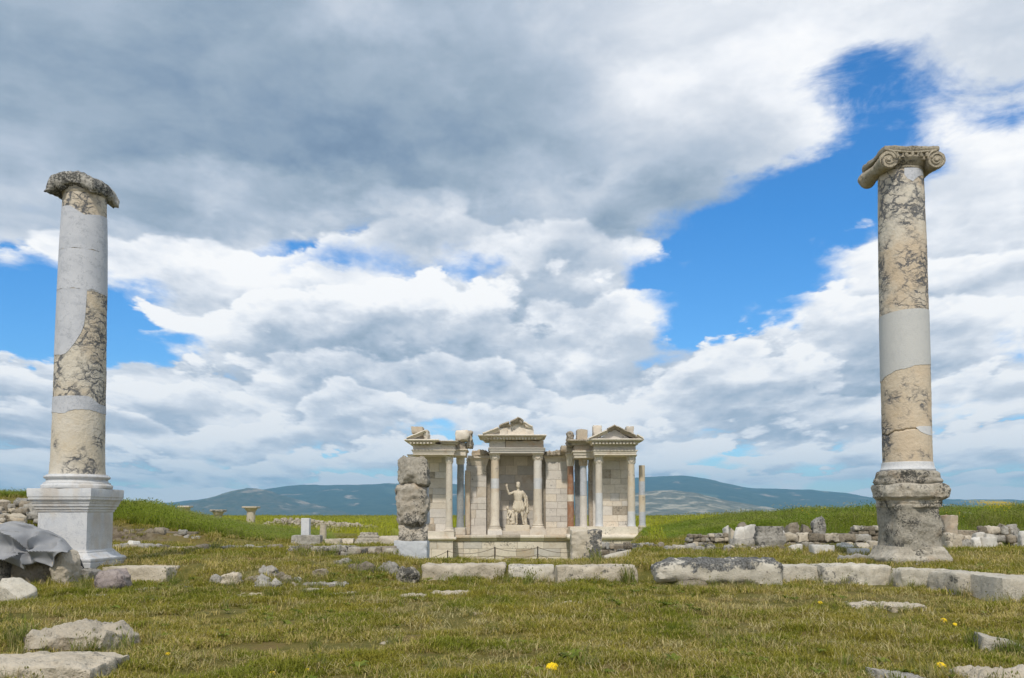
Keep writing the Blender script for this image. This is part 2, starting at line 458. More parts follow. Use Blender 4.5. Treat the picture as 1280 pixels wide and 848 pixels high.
def m_stone(name, base, base2, stain=(0.42, 0.27, 0.12), stain_amt=0.25, dark=(0.05, 0.05, 0.048), dark_amt=0.2, scale=1.0,
            bumpd=0.02, rough=0.85, rand=0.12, veil=0.0, pits=0.5, mott=1.0):
    """weathered stone. base, base2: two tones; stain: iron or soil stain; dark: crust of lichen and soot in patches"""
    m_, t_, b = material(name)
    v, rnd, raw = obj_coords(t_)
    n1 = t_.noise(v, 1.6 * scale, 6, 0.6)
    n2 = t_.noise(v, 7 * scale, 6, 0.65)
    n3 = t_.noise(v, 38 * scale, 4, 0.6)
    c = t_.mix(t_.step(n1, 0.35, 0.68), base, base2)
    c = t_.mix(t_.mul(t_.step(n2, 0.44, 0.68), 0.55 * mott), c, tuple(x * 0.55 for x in base2))
    c = t_.mix(t_.mul(t_.step(n3, 0.50, 0.72), 0.35 * mott), c, tuple(x * 0.5 for x in base2))
    st = t_.noise(t_.vm('ADD', v, (7.1, 3.3, 1.7)), 1.1 * scale, 6, 0.62, 0.4)
    c = t_.mix(t_.mul(t_.step(st, 0.62 - 0.22 * stain_amt, 0.80 - 0.1 * stain_amt), min(1.0, 0.35 + stain_amt)), c, stain)
    dp = t_.noise(t_.vm('ADD', v, (1.9, 8.8, 4.2)), 1.0 * scale, 3, 0.5)
    df = t_.noise(v, 11 * scale, 7, 0.72, 0.3)
    dd = t_.add(t_.mul(t_.sub(dp, 0.5), 1.3), t_.mul(t_.sub(df, 0.5), 1.5))
    c = t_.mix(t_.mul(t_.step(dd, 0.42 - dark_amt, 0.58 - dark_amt), 0.85), c, dark)
    # pale lichen specks
    sp = t_.noise(t_.vm('ADD', v, (4.4, 2.2, 9.9)), 24 * scale, 3, 0.6)
    c = t_.mix(t_.mul(t_.step(sp, 0.62, 0.70), 0.35), c, tuple(min(0.62, x * 1.2 + 0.04) for x in base))
    hv = t_.new('ShaderNodeHueSaturation')
    t_.put(hv.inputs['Value'], t_.step(rnd, 0, 1, False, 1 - rand, 1 + rand)); t_.put(hv.inputs['Color'], c)
    hv.inputs['Saturation'].default_value = 0.95
    pit = t_.step(t_.voro(v, 26 * scale), 0.10, 0.32)
    pm = t_.step(n2, 0.42, 0.62)
    pitf = t_.sub(1.0, t_.mul(t_.sub(1.0, pit), t_.mul(pm, pits)))
    c2 = t_.mix(t_.mul(t_.sub(1.0, pitf), 0.5), hv.outputs[0], tuple(x * 0.35 for x in base2))
    t_.put(b.inputs['Base Color'], c2)
    b.inputs['Roughness'].default_value = rough
    hgt = t_.add(t_.add(t_.mul(n1, 0.6), t_.mul(n2, 1.0)), t_.add(t_.mul(n3, 0.5), t_.mul(pitf, 0.4)))
    bump(t_, b, hgt, 0.85, bumpd * 1.7)
    return m_
def m_marble(name, base=(0.52, 0.53, 0.55), vein=(0.34, 0.36, 0.40), amt=0.4, scale=1.0, rough=0.55, stain=0.0):
    """new pale marble of the restorations: soft grey clouds and fine streaks"""
    m_, t_, b = material(name)
    v, rnd, raw = obj_coords(t_)
    w_ = t_.vm('ADD', v, t_.vm('SCALE', t_.vm('SUBTRACT', t_.noise(v, 2.2 * scale, 4, 0.6, color=True), (.5, .5, .5)), 0.8 / scale))
    st = t_.noise(t_.vm('MULTIPLY', w_, (1.0, 1.0, 2.4)), 3.2 * scale, 7, 0.66)
    cl = t_.noise(v, 1.5 * scale, 4, 0.55)
    c = t_.mix(t_.mul(t_.step(st, 0.46, 0.70), amt), base, vein)
    c = t_.mix(t_.mul(t_.step(cl, 0.4, 0.7), amt * 0.6), c, vein)
    sc_ = t_.noise(t_.vm('MULTIPLY', w_, (5.0, 5.0, 1.4)), 6 * scale, 4, 0.7)
    c = t_.mix(t_.mul(t_.step(sc_, 0.5, 0.7), amt * 0.35), c, tuple(min(.7, x * 1.18) for x in base))
    th = t_.m('ABSOLUTE', t_.sub(t_.noise(w_, 2.6 * scale, 5, 0.6), 0.5))
    c = t_.mix(t_.mul(t_.step(th, 0.018, 0.0), amt * 0.9), c, tuple(x * 0.75 for x in vein))
    if stain:
        sn = t_.noise(t_.vm('MULTIPLY', v, (1, 1, 0.4)), 2.0 * scale, 5, 0.65)
        c = t_.mix(t_.mul(t_.step(sn, 0.47, 0.64), stain), c, (0.44, 0.35, 0.24))
    t_.put(b.inputs['Base Color'], c); b.inputs['Roughness'].default_value = rough
    f2 = t_.noise(v, 45 * scale, 4, 0.6)
    bump(t_, b, t_.add(f2, t_.noise(v, 9 * scale, 5, 0.65)), 0.4, 0.012)
    return m_
def m_breccia(name, cream=(0.57, 0.48, 0.36), pale=(0.60, 0.55, 0.46), vein=(0.10, 0.105, 0.115), amt=0.5, scale=1.0, seed=0.0):
    """cream breccia of the old shafts with broken grey veins"""
    m_, t_, b = material(name)
    v, rnd, raw = obj_coords(t_)
    v = t_.vm('ADD', v, (seed, seed * 0.7, seed * 1.3))
    w_ = t_.vm('ADD', v, t_.vm('SCALE', t_.vm('SUBTRACT', t_.noise(v, 3.0 * scale, 5, 0.62, color=True), (.5, .5, .5)), 0.42 / scale))
    w_ = t_.vm('ADD', w_, t_.vm('SCALE', t_.vm('SUBTRACT', t_.noise(v, 14 * scale, 4, 0.6, color=True), (.5, .5, .5)), 0.07 / scale))
    mp = t_.new('ShaderNodeMapping'); mp.inputs['Rotation'].default_value = (R(25), R(30), 0); mp.inputs['Scale'].default_value = (0.75, 0.8, 1.7)
    t_.put(mp.inputs['Vector'], w_)
    e1 = t_.voro(mp.outputs[0], 4.2 * scale, 'DISTANCE_TO_EDGE')
    e2 = t_.voro(mp.outputs[0], 9.5 * scale, 'DISTANCE_TO_EDGE')
    patch = t_.noise(t_.vm('ADD', t_.vm('MULTIPLY', v, (1, 1, 0.8)), (3, 5, 7)), 1.5 * scale, 4, 0.6)
    pk = t_.step(patch, 0.60 - 0.28 * amt, 0.74 - 0.24 * amt)
    wid = t_.noise(v, 8 * scale, 4, 0.65)
    v1 = t_.mul(t_.step(e1, t_.mul(wid, 0.24), 0.0), pk)
    v2 = t_.mul(t_.step(e2, t_.mul(wid, 0.34), 0.0), t_.mul(pk, t_.step(t_.noise(v, 3.1 * scale, 3, 0.5), 0.42, 0.6)))
    blot = t_.mul(t_.step(t_.noise(w_, 10 * scale, 6, 0.7), 0.56, 0.64), pk)
    n1 = t_.noise(v, 1.3 * scale, 5, 0.6)
    c = t_.mix(t_.step(n1, 0.36, 0.64), cream, pale)
    c = t_.mix(t_.mul(t_.step(t_.noise(v, 6 * scale, 6, 0.68), 0.50, 0.72), 0.32), c, (0.44, 0.33, 0.20))
    c = t_.mix(t_.mul(pk, 0.18), c, (0.33, 0.32, 0.30))
    c = t_.mix(t_.m('MINIMUM', t_.add(t_.add(v1, t_.mul(v2, 0.75)), t_.mul(blot, 0.7)), 0.92), c, vein)
    t_.put(b.inputs['Base Color'], c); b.inputs['Roughness'].default_value = 0.72
    hgt = t_.add(t_.noise(v, 18 * scale, 5, 0.65), t_.mul(t_.add(v1, v2), -0.5))
    bump(t_, b, hgt, 0.7, 0.022)
    return m_

M = {}
M['marble_grey'] = m_marble('grey_repair_marble', (0.52, 0.53, 0.56), (0.37, 0.39, 0.43), 0.65, 1.3)
M['marble_white'] = m_marble('white_new_marble', (0.62, 0.62, 0.62), (0.46, 0.48, 0.52), 0.42, 1.0, stain=0.0)
M['marble_ped'] = m_marble('white_pedestal_marble', (0.60, 0.60, 0.60), (0.46, 0.48, 0.52), 0.55, 0.9, stain=0.45)
M['plaster'] = m_stone('white_mortar_block', (0.58, 0.60, 0.62), (0.50, 0.52, 0.55), (0.45, 0.42, 0.36), 0.05, (0.25, 0.25, 0.25), -0.2, 1.6, 0.012, 0.8, 0.04, pits=0.2, mott=0.3)
M['breccia_a'] = m_breccia('breccia_left', amt=0.75, seed=2.0)
M['breccia_b'] = m_breccia('breccia_right', cream=(0.57, 0.46, 0.33), amt=0.80, seed=5.1)
M['breccia_plain'] = m_breccia('breccia_plain', cream=(0.58, 0.48, 0.35), pale=(0.60, 0.53, 0.43), amt=0.16, seed=9.4)
M['crust'] = m_stone('crusted_limestone', (0.56, 0.51, 0.42), (0.46, 0.41, 0.33), (0.36, 0.24, 0.13), 0.3, (0.035, 0.037, 0.037), 0.37, 1.9, 0.035)
M['crust_heavy'] = m_stone('black_crusted_limestone', (0.44, 0.43, 0.40), (0.34, 0.33, 0.30), (0.40, 0.30, 0.18), 0.2, (0.03, 0.033, 0.035), 0.42, 1.7, 0.04)
M['lime'] = m_stone('pale_limestone', (0.56, 0.49, 0.385), (0.49, 0.42, 0.315), (0.42, 0.29, 0.15), 0.22, (0.10, 0.095, 0.085), 0.22, 1.5, 0.022, mott=0.65)
M['lime_white'] = m_stone('white_limestone', (0.56, 0.515, 0.43), (0.50, 0.45, 0.36), (0.46, 0.36, 0.22), 0.15, (0.12, 0.115, 0.105), 0.20, 1.6, 0.018, mott=0.7)
M['lime_grey'] = m_stone('grey_limestone', (0.46, 0.43, 0.375), (0.36, 0.335, 0.29), (0.32, 0.24, 0.15), 0.2, (0.07, 0.07, 0.068), 0.30, 1.7, 0.03)
M['field'] = m_stone('brown_fieldstone', (0.33, 0.28, 0.21), (0.25, 0.21, 0.155), (0.30, 0.19, 0.10), 0.3, (0.07, 0.065, 0.055), 0.30, 2.2, 0.03, rand=0.3)
M['pink'] = m_stone('mauve_granite', (0.37, 0.31, 0.28), (0.29, 0.24, 0.225), (0.30, 0.22, 0.17), 0.2, (0.11, 0.085, 0.08), 0.26, 2.6, 0.012)
M['pillar'] = m_stone('pillar_limestone', (0.60, 0.54, 0.45), (0.53, 0.46, 0.36), (0.42, 0.28, 0.13), 0.38, (0.05, 0.052, 0.05), 0.35, 2.6, 0.035)
M['nym'] = m_stone('nymphaeum_marble', (0.69, 0.62, 0.52), (0.63, 0.555, 0.455), (0.46, 0.33, 0.20), 0.36, (0.20, 0.175, 0.145), 0.15, 1.1, 0.015, rand=0.13, pits=0.25, mott=0.4)
M['nym_grey'] = m_stone('nymphaeum_grey_marble', (0.64, 0.60, 0.54), (0.58, 0.535, 0.48), (0.40, 0.31, 0.22), 0.12, (0.18, 0.17, 0.155), 0.13, 1.1, 0.015, rand=0.12, pits=0.25, mott=0.4)
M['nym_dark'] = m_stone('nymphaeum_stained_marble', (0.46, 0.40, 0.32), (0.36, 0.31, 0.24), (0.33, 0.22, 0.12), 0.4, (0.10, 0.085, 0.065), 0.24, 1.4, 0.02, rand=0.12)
M['nym_orange'] = m_stone('nymphaeum_orange_stone', (0.55, 0.44, 0.32), (0.52, 0.45, 0.35), (0.45, 0.22, 0.09), 0.34, (0.16, 0.09, 0.05), 0.06, 1.6, 0.02, rand=0.1, mott=0.4)
M['nym_red'] = m_stone('red_breccia', (0.34, 0.15, 0.075), (0.42, 0.27, 0.18), (0.40, 0.16, 0.06), 0.5, (0.12, 0.06, 0.04), 0.14, 2.4, 0.02, rand=0.05)
M['nym_blue'] = m_stone('blue_grey_marble', (0.25, 0.27, 0.29), (0.34, 0.345, 0.335), (0.33, 0.27, 0.19), 0.25, (0.12, 0.12, 0.12), 0.04, 1.3, 0.012, rand=0.05, pits=0.2)
M['statue'] = m_stone('statue_marble', (0.66, 0.59, 0.47), (0.60, 0.52, 0.40), (0.50, 0.38, 0.22), 0.2, (0.30, 0.25, 0.18), -0.1, 2.0, 0.012, rand=0.03, pits=0.1, mott=0.3)
M['breccia_a2'] = m_breccia('breccia_left_low', cream=(0.58, 0.51, 0.40), pale=(0.61, 0.56, 0.48), amt=0.45, seed=3.3)
M['breccia_plain2'] = m_breccia('breccia_right_low', cream=(0.58, 0.47, 0.34), pale=(0.59, 0.50, 0.38), amt=0.48, seed=7.7)
M['marble_band'] = m_marble('white_band_marble', (0.52, 0.52, 0.50), (0.44, 0.45, 0.46), 0.25, 1.0)
M['crust_die'] = m_stone('pitted_crusted_stone', (0.56, 0.51, 0.42), (0.47, 0.43, 0.35), (0.40, 0.30, 0.18), 0.25, (0.05, 0.053, 0.052), 0.37, 3.2, 0.045, pits=1.0)
M['lime_cap'] = m_stone('carved_capital_stone', (0.46, 0.40, 0.30), (0.38, 0.33, 0.24), (0.40, 0.28, 0.14), 0.3, (0.07, 0.066, 0.055), 0.30, 2.6, 0.02)
M['capital_old'] = m_stone('broken_capital_stone', (0.55, 0.52, 0.46), (0.44, 0.42, 0.37), (0.36, 0.28, 0.18), 0.2, (0.03, 0.032, 0.033), 0.52, 2.6, 0.04)
M['ruin_white'] = m_stone('white_ruin_marble', (0.66, 0.63, 0.57), (0.60, 0.565, 0.50), (0.46, 0.37, 0.24), 0.15, (0.12, 0.115, 0.105), 0.12, 1.8, 0.018, mott=0.5)
# ------------------------------------------------------------------ terrain
def gz(x, y, rough=True):
    """height of the ground"""
    x = np.asarray(x, float); y = np.asarray(y, float)
    s1 = y - 14.35
    s2 = (x - 5.95) * 0.956 + (y - 13.5) * 0.294
    s_ = np.maximum(s1, np.where(y < 16, s2, s1))
    m_ = sstep(x, -5.4, -4.6) * (1 - sstep(x, -2.2, -1.5))
    z = 0.22 * sstep((s_ + 0.1 + 2.6 * m_) / (0.6 + 3.4 * m_), 0, 1)
    u = x / np.maximum(y, 1.0)
    mask = sstep(u, -0.145, -0.10) * (1 - sstep(u, 0.108, 0.155))
    dip = np.clip((y - 16.1) * 0.062, 0, 1.98) * (1 - sstep(y, 54, 70))
    z = z - mask * dip
    xe = x * 28.0 / np.maximum(y, 25.0)
    bl = np.clip((-6.3 - xe) / 6.2, 0, 1) ** 1.3 * 0.62
    z = z + bl * sstep(y, 24.7, 25.5) * (1 - sstep(y, 40, 60)) + 0.20 * sstep(-xe, 9, 13) * sstep(y, 25, 30) * (1 - sstep(y, 36, 60))
    z = z + 0.75 * sstep(-x, 11.9, 13.4) * sstep(y, 20.5, 23.0) * (1 - sstep(y, 26, 32)) * (1 - 0.0 * x)
    er = sstep(x, 5.2, 13.0) * 0.62
    z = z + er * sstep(y, 30.0, 34.5) * (1 - sstep(y, 48, 80))
    z = z + 0.22 * sstep(y, 50, 90) * (1 - sstep(y, 120, 150))
    z = z - 32.0 * sstep(y, 150, 1700)
    if rough:
        near = 1 - sstep(y, 60, 140)
        z = z + near * (0.036 * fbm2(x / 0.7, y / 0.7, 3, 4) + 0.045 * fbm2(x / 3.3, y / 3.3, 8, 2))
        z = z + sstep(y, 200, 1500) * 5 * fbm2(x / 400, y / 400, 5, 3)
    return z
def gz1(x, y): return float(gz(np.array([x]), np.array([y]))[0])
def ground_at(px, py):
    """the ground point seen at a photo pixel"""
    z = 0.0
    r = ray(px, py)
    for k in range(12):
        s_ = (z - H) / r.z; p_ = Vector((r.x * s_, r.y * s_, z)); z = 0.5 * z + 0.5 * gz1(p_.x, p_.y)
    return Vector((p_.x, p_.y, gz1(p_.x, p_.y)))

def mat_ground():
    m_, t_, b = material('dry_lawn_soil')
    g = t_.new('ShaderNodeNewGeometry'); p_ = g.outputs['Position']
    x, y, z = t_.sep(p_)
    n1 = t_.noise(p_, 0.9, 6, 0.62); n2 = t_.noise(p_, 5.5, 6, 0.68); n3 = t_.noise(p_, 45.0, 4, 0.6)
    c = t_.mix(t_.step(n2, 0.38, 0.62), (0.11, 0.105, 0.025), (0.17, 0.145, 0.04))
    c = t_.mix(t_.mul(t_.step(n1, 0.48, 0.66), 0.75), c, (0.19, 0.13, 0.055))
    c = t_.mix(t_.mul(t_.step(n3, 0.55, 0.75), 0.55), c, (0.27, 0.22, 0.11))
    c = t_.mix(t_.mul(t_.step(n3, 0.45, 0.25), 0.5), c, (0.03, 0.03, 0.012))
    # bare earth on the steep banks
    nz = t_.sep(g.outputs['Normal'])[2]
    c = t_.mix(t_.mul(t_.step(nz, 0.90, 0.72), t_.step(y, 20.0, 22.0)), c, t_.mix(t_.step(n2, 0.4, 0.62), (0.20, 0.165, 0.12), (0.11, 0.085, 0.06)))
    # valley fields far away
    fld = t_.voro(t_.vm('MULTIPLY', p_, (1.0, 0.35, 0.0)), 0.006, 'F1', 'Color')
    f_ = t_.sep(fld)[0]
    far = t_.ramp(f_, [(0.0, (0.06, 0.085, 0.03)), (0.35, (0.11, 0.12, 0.045)), (0.6, (0.07, 0.09, 0.035)), (0.8, (0.26, 0.23, 0.13)), (1.0, (0.10, 0.115, 0.04))], 'CONSTANT')
    mead = t_.mix(t_.noise(p_, 0.35, 4, 0.6), (0.20, 0.23, 0.03), (0.32, 0.31, 0.035))
    c = t_.mix(t_.step(y, 34.0, 50.0), c, mead)
    c = t_.mix(t_.step(y, 180.0, 500.0), c, far)
    t_.put(b.inputs['Base Color'], c); b.inputs['Roughness'].default_value = 0.95
    b.inputs['Specular IOR Level'].default_value = 0.1
    bump(t_, b, t_.add(n2, t_.mul(n3, 0.7)), 0.9, 0.03)
    return m_
M['ground'] = mat_ground()
def geo(a, b, n, first): # growing steps
    k = np.arange(1, n + 1) / n
    return a + (b - a) * (np.exp(k * 6.0) - 1) / (math.exp(6.0) - 1)
ys = np.concatenate([np.arange(-8, 4.5, 0.5), np.arange(4.5, 18, 0.09), np.arange(18, 36, 0.18), np.arange(36, 72, 0.6), geo(72, 9600, 60, 1)])
xr = np.concatenate([np.arange(0, 12, 0.11), np.arange(12, 26, 0.35), geo(26, 9000, 50, 1)])
xs = np.concatenate([-xr[:0:-1], xr])
XX, YY = np.meshgrid(xs, ys)
ZZ = gz(XX, YY)
V = np.stack([XX.ravel(), YY.ravel(), ZZ.ravel()], 1)
nx_, ny_ = len(xs), len(ys)
ii = (np.arange(ny_ - 1)[:, None] * nx_ + np.arange(nx_ - 1)[None, :]).ravel()
FQ = np.stack([ii, ii + 1, ii + nx_ + 1, ii + nx_], 1)
props(mesh('ground', V, FQ, M['ground'], origin=(0, 0, 0)), kind='structure')

# ------------------------------------------------------------------ far mountains and hills
def mat_hills(name, veg, veg2, tan, tan_lo, scale):
    m_, t_, b = material(name)
    g = t_.new('ShaderNodeNewGeometry'); p_ = g.outputs['Position']
    n1 = t_.noise(t_.vm('MULTIPLY', p_, (1, 0.6, 1.5)), 0.0016 * scale, 8, 0.62, 0.3)
    n2 = t_.noise(p_, 0.010 * scale, 6, 0.65)
    n3 = t_.noise(t_.vm('MULTIPLY', p_, (1, 1, 3.0)), 0.0034 * scale, 6, 0.6, 0.6)
    c = t_.mix(t_.step(n2, 0.40, 0.62), veg, veg2)
    c = t_.mix(t_.mul(t_.step(n3, tan_lo, tan_lo + 0.10), 0.9), c, tan)
    c = t_.mix(t_.mul(t_.step(t_.voro(t_.vm('MULTIPLY', p_, (1, 0.5, 2)), 0.02 * scale), 0.5, 0.15), 0.3), c, tuple(v * 0.5 for v in veg))
    c = t_.mix(t_.mul(t_.step(n1, 0.58, 0.66), 0.5), c, tuple(v * 1.7 for v in veg2))
    t_.put(b.inputs['Base Color'], c); b.inputs['Roughness'].default_value = 1.0
    b.inputs['Specular IOR Level'].default_value = 0.0
    bump(t_, b, t_.add(n2, n3), 0.6, 12.0)
    return m_
def ridge(name, prof, Yc, wid_f, wid_b, rough, mat, seed, fringe=-45.0):
    px = np.array([p_[0] for p_ in prof], float); py = np.array([p_[1] for p_ in prof], float)
    x0, x1 = (px[0] - 640) / F * Yc, (px[-1] - 640) / F * Yc
    xs_ = np.linspace(x0, x1, 420); ys_ = np.concatenate([np.linspace(Yc - wid_f, Yc, 60), np.linspace(Yc + wid_b / 12, Yc + wid_b, 12)])
    X_, Y_ = np.meshgrid(xs_, ys_)
    top = np.interp(640 + xs_ / Yc * F, px, (644 - py) / F * Yc + H)
    sm = np.convolve(np.pad(top, 4, 'edge'), np.ones(9) / 9, 'valid')
    s_ = np.where(Y_ < Yc, 1 - (Yc - Y_) / wid_f, 1 - (Y_ - Yc) / wid_b)
    s_ = np.clip(s_, 0, 1)
    n_ = fbm2(X_ / rough[1], Y_ / rough[1] * 0.7, seed, 5)
    rid = 1 - np.abs(fbm2(X_ / (rough[1] * 0.6), Y_ / (rough[1] * 1.5), seed + 4, 4))
    prof_s = s_ ** 1.15
    Z_ = fringe + (sm[None, :] - fringe) * prof_s + rough[0] * (n_ * 0.7 + (rid - 0.7)) * prof_s * (0.25 + 1.6 * (1 - s_))
    V_ = np.stack([X_.ravel(), Y_.ravel(), Z_.ravel()], 1)
    a_, b_ = X_.shape[1], X_.shape[0]
    k = (np.arange(b_ - 1)[:, None] * a_ + np.arange(a_ - 1)[None, :]).ravel()
    return props(mesh(name, V_, np.stack([k, k + 1, k + a_ + 1, k + a_], 1), mat, origin=(0, Yc, 0)), kind='structure')
M['mtn'] = mat_hills('mountain_forest', (0.055, 0.080, 0.050), (0.080, 0.105, 0.065), (0.45, 0.36, 0.27), 0.60, 1.0)
M['hill'] = mat_hills('bare_hills', (0.13, 0.125, 0.07), (0.22, 0.19, 0.12), (0.46, 0.40, 0.28), 0.51, 2.2)
M['hill_left'] = mat_hills('wooded_hills', (0.075, 0.095, 0.06), (0.13, 0.125, 0.08), (0.36, 0.30, 0.22), 0.57, 1.7)
ridge('mountain', [(-420, 640), (-150, 639), (0, 637), (140, 633), (200, 629), (240, 625), (300, 619), (330, 613), (352, 608.5), (365, 606.5), (385, 605.5), (400, 606.5), (425, 607), (450, 605.5),
                   (475, 605.5), (500, 604), (560, 604), (620, 609), (690, 606), (760, 600), (800, 597), (820, 595), (845, 593.5), (870, 595.5), (885, 599), (900, 603), (930, 608.5),
                   (960, 611), (990, 613), (1022, 612.5), (1050, 617), (1075, 620), (1092, 621.5), (1108, 619.5), (1130, 622), (1200, 624), (1240, 625.5), (1280, 625), (1450, 628), (1700, 632)],
      7000, 2600, 1500, (46, 620), M['mtn'], 21)
ridge('hill', [(640, 655), (720, 634), (770, 622), (800, 616.5), (822, 614), (850, 613.5), (875, 617), (900, 624), (930, 630), (958, 633), (990, 641), (1040, 650)],
      4300, 1100, 900, (26, 300), M['hill'], 33)
ridge('hill', [(180, 652), (225, 634), (262, 622), (285, 614), (312, 609.5), (335, 612), (352, 619), (400, 632), (455, 645), (500, 654)],
      5000, 1100, 900, (26, 320), M['hill_left'], 47)

# ------------------------------------------------------------------ the air
hz_m = bpy.data.materials.new('pale_haze'); hz_m.use_nodes = True
for n in list(hz_m.node_tree.nodes): hz_m.node_tree.nodes.remove(n)
th = NT(hz_m.node_tree)
ho = th.new('ShaderNodeOutputMaterial'); pv = th.new('ShaderNodeVolumePrincipled')
pv.inputs['Color'].default_value = (0.30, 0.66, 1.0, 1); pv.inputs['Density'].default_value = 1.2e-4
pv.inputs['Anisotropy'].default_value = 0.0
th.l.new(pv.outputs[0], ho.inputs['Volume'])
hv_, hf_ = box_vf(-9200, 9200, -60, 9800, -60, 420)
hzo = props(mesh('haze', hv_, hf_, hz_m, smooth=False, origin=(0, 0, 0)), kind='stuff')
# ------------------------------------------------------------------ the two tall columns
def displace(V, amp, freq, seed, octv=4, ctr=None):
    """rough a surface radially about the vertical axis through ctr"""
    V = np.array(V); n_ = fbm(V * freq, seed, octv)
    if ctr is None: ctr = V.mean(0)
    d = V - np.array(ctr); d[:, 2] *= 0.25; d /= np.maximum(np.linalg.norm(d, axis=1, keepdims=True), 1e-6)
    return V + d * (n_ * amp)[:, None]
def rows_of(prof, dz):
    """resample a profile so that rows are at most dz apart"""
    out = [prof[0]]
    for (a0, z0), (a1, z1) in zip(prof, prof[1:]):
        n_ = max(1, int(math.hypot(a1 - a0, z1 - z0) / dz + 0.5))
        for k in range(1, n_ + 1): out.append((a0 + (a1 - a0) * k / n_, z0 + (z1 - z0) * k / n_))
    return out
class Shaft:
    """a round tapering shaft whose pieces can be read off the photo: px centre and half width at photo heights"""
    def __init__(s, root, cx, cy, knots):
        s.root, s.cx, s.cy = root, cx, cy
        s.knots = sorted((P(640, y, cy - 0.3).z, r_) for y, r_ in knots)
    def r(s, z): return np.interp(z, [k[0] for k in s.knots], [k[1] for k in s.knots])
    def z(s, y): return P(640, y, s.cy - 0.33).z
    def frame(s, n):
        # angle 0 faces the camera, positive to its right
        a = np.linspace(-math.pi, math.pi, n, endpoint=False)
        to = math.atan2(-s.cx, -s.cy)     # direction from the column to the camera, as seen from above
        dirx = np.sin(to + a * -1.0); diry = np.cos(to + a * -1.0)
        return a, dirx, diry
    def drum(s, name, y0, y1, mat, n=128, dz=0.03, amp=0.004, crack=None, seed=1, label=None, flare=None):
        z0, z1 = s.z(y0), s.z(y1)
        zs = np.linspace(z0, z1, int(abs(z1 - z0) / dz) + 2)
        a, dx_, dy_ = s.frame(n)
        A, Z = np.meshgrid(a, zs); rr = s.r(Z)
        if flare is not None: rr = rr + flare(Z)
        Vn = np.stack([A.ravel() * 2, Z.ravel(), A.ravel() * 0], 1)
        pts = np.stack([s.cx + np.tile(dx_, len(zs)) * rr.ravel(), s.cy + np.tile(dy_, len(zs)) * rr.ravel(), Z.ravel()], 1)
        rad = rr.ravel() + amp * fbm(pts * 5.0, seed, 4)
        if crack is not None:
            zc = np.array([s.z(crack(u)) for u in np.sin(a) * np.where(np.cos(a) > 0, 1, -1)])
            zc = zc + 0.012 * fbm(np.stack([a * 6, a * 0, a * 0], 1), 3, 3)
            g_ = np.exp(-((Z - zc[None, :]) / 0.011) ** 2) * np.where(np.cos(A) > -0.1, 1, 0)
            rad = rad - 0.035 * g_.ravel()
        V_ = np.stack([s.cx + np.tile(dx_, len(zs)) * rad, s.cy + np.tile(dy_, len(zs)) * rad, Z.ravel()], 1)
        fc = []
        for k in range(len(zs) - 1):
            for i in range(n):
                j = (i + 1) % n; fc.append([k * n + i, k * n + j, (k + 1) * n + j, (k + 1) * n + i])
        fc.append(list(range(n))[::-1]); fc.append([(len(zs) - 1) * n + i for i in range(n)])
        if z1 < z0: fc = [f_[::-1] for f_ in fc]
        o = mesh(name, V_, fc, mat, s.root, sharp=50)
        if label: o['label'] = label
        return o
    def patch(s, name, hi, lo, mat, u0=-1.0, u1=1.0, wrap=True, n=220, rows=24, proud=0.006, label=None):
        """a repair let into the shaft: hi, lo are (u, photo y) outlines, u from -1 (left edge) to 1 (right edge)"""
        if wrap: a, dx_, dy_ = s.frame(n); closed = True
        else:
            a = np.linspace(math.asin(u0), math.asin(u1), n // 3); closed = False
            to = math.atan2(-s.cx, -s.cy); dx_ = np.sin(to - a); dy_ = np.cos(to - a)
        u = np.sin(a)
        zh = np.interp(u, [k[0] for k in hi], [s.z(k[1]) for k in hi]); zl = np.interp(u, [k[0] for k in lo], [s.z(k[1]) for k in lo])
        wob = 0.010 * fbm(np.stack([a * 5, a * 0 + 3, a * 0], 1), 12, 3)
        zl = np.minimum(zl + wob, zh - 0.004)
        m_ = len(a); V_ = []; 
        for k in range(-1, rows + 2):
            kk = min(max(k, 0), rows); z_ = zl + (zh - zl) * kk / rows
            rr = s.r(z_) + (proud if k == kk else -0.02)
            V_.append(np.stack([s.cx + dx_ * rr, s.cy + dy_ * rr, z_], 1))
        V_ = np.concatenate(V_); fc = []
        for k in range(rows + 2):
            for i in range(m_ if closed else m_ - 1):
                j = (i + 1) % m_; fc.append([k * m_ + i, k * m_ + j, (k + 1) * m_ + j, (k + 1) * m_ + i])
        o = mesh(name, V_, fc, mat, s.root, sharp=40)
        if label: o['label'] = label
        return o

# ---- left column
LX, LY = -7.60, 15.1
LROT = R(-3.0)
left = thing('tall_column', 'tall column patched with grey marble on a clean white moulded pedestal, broken slab as capital', 'column', (LX, LY, gz1(LX, LY)), 'tall columns flanking the view')
zf = lambda y: P(100, y, LY - 0.5).z
def add_square(name, prof, mat, root, cx, cy, ang, n=6, amp=0.0, freq=3, seed=0, expo=None, dz=None, sharp=35):
    pr = rows_of(prof, dz) if dz else prof
    V_, f_ = square_vf(pr, cx, cy, n, expo, ang)
    if amp: V_ = displace(V_, amp, freq, seed, 4, (cx, cy, np.mean([p_[1] for p_ in prof])))
    return mesh(name, V_, f_, mat, root, sharp=sharp)
pz = lambda lst: [(w_, zf(y_)) for w_, y_ in lst]
add_square('pedestal_base', [(0.60, zf(709) - 0.15)] + pz([(0.60, 709), (0.605, 704), (0.585, 703.5), (0.60, 702), (0.605, 700.5), (0.60, 699), (0.575, 697.5), (0.545, 697), (0.515, 695), (0.485, 692.5),
            (0.47, 691.8), (0.467, 690), (0.446, 689.6), (0.440, 688)]), M['marble_ped'], left, LX, LY, LROT, 8, 0.004, 4, 3)
add_square('die', pz([(0.428, 689.5), (0.428, 660), (0.428, 637)]), M['marble_ped'], left, LX, LY, LROT, 8, 0.002, 3, 4)
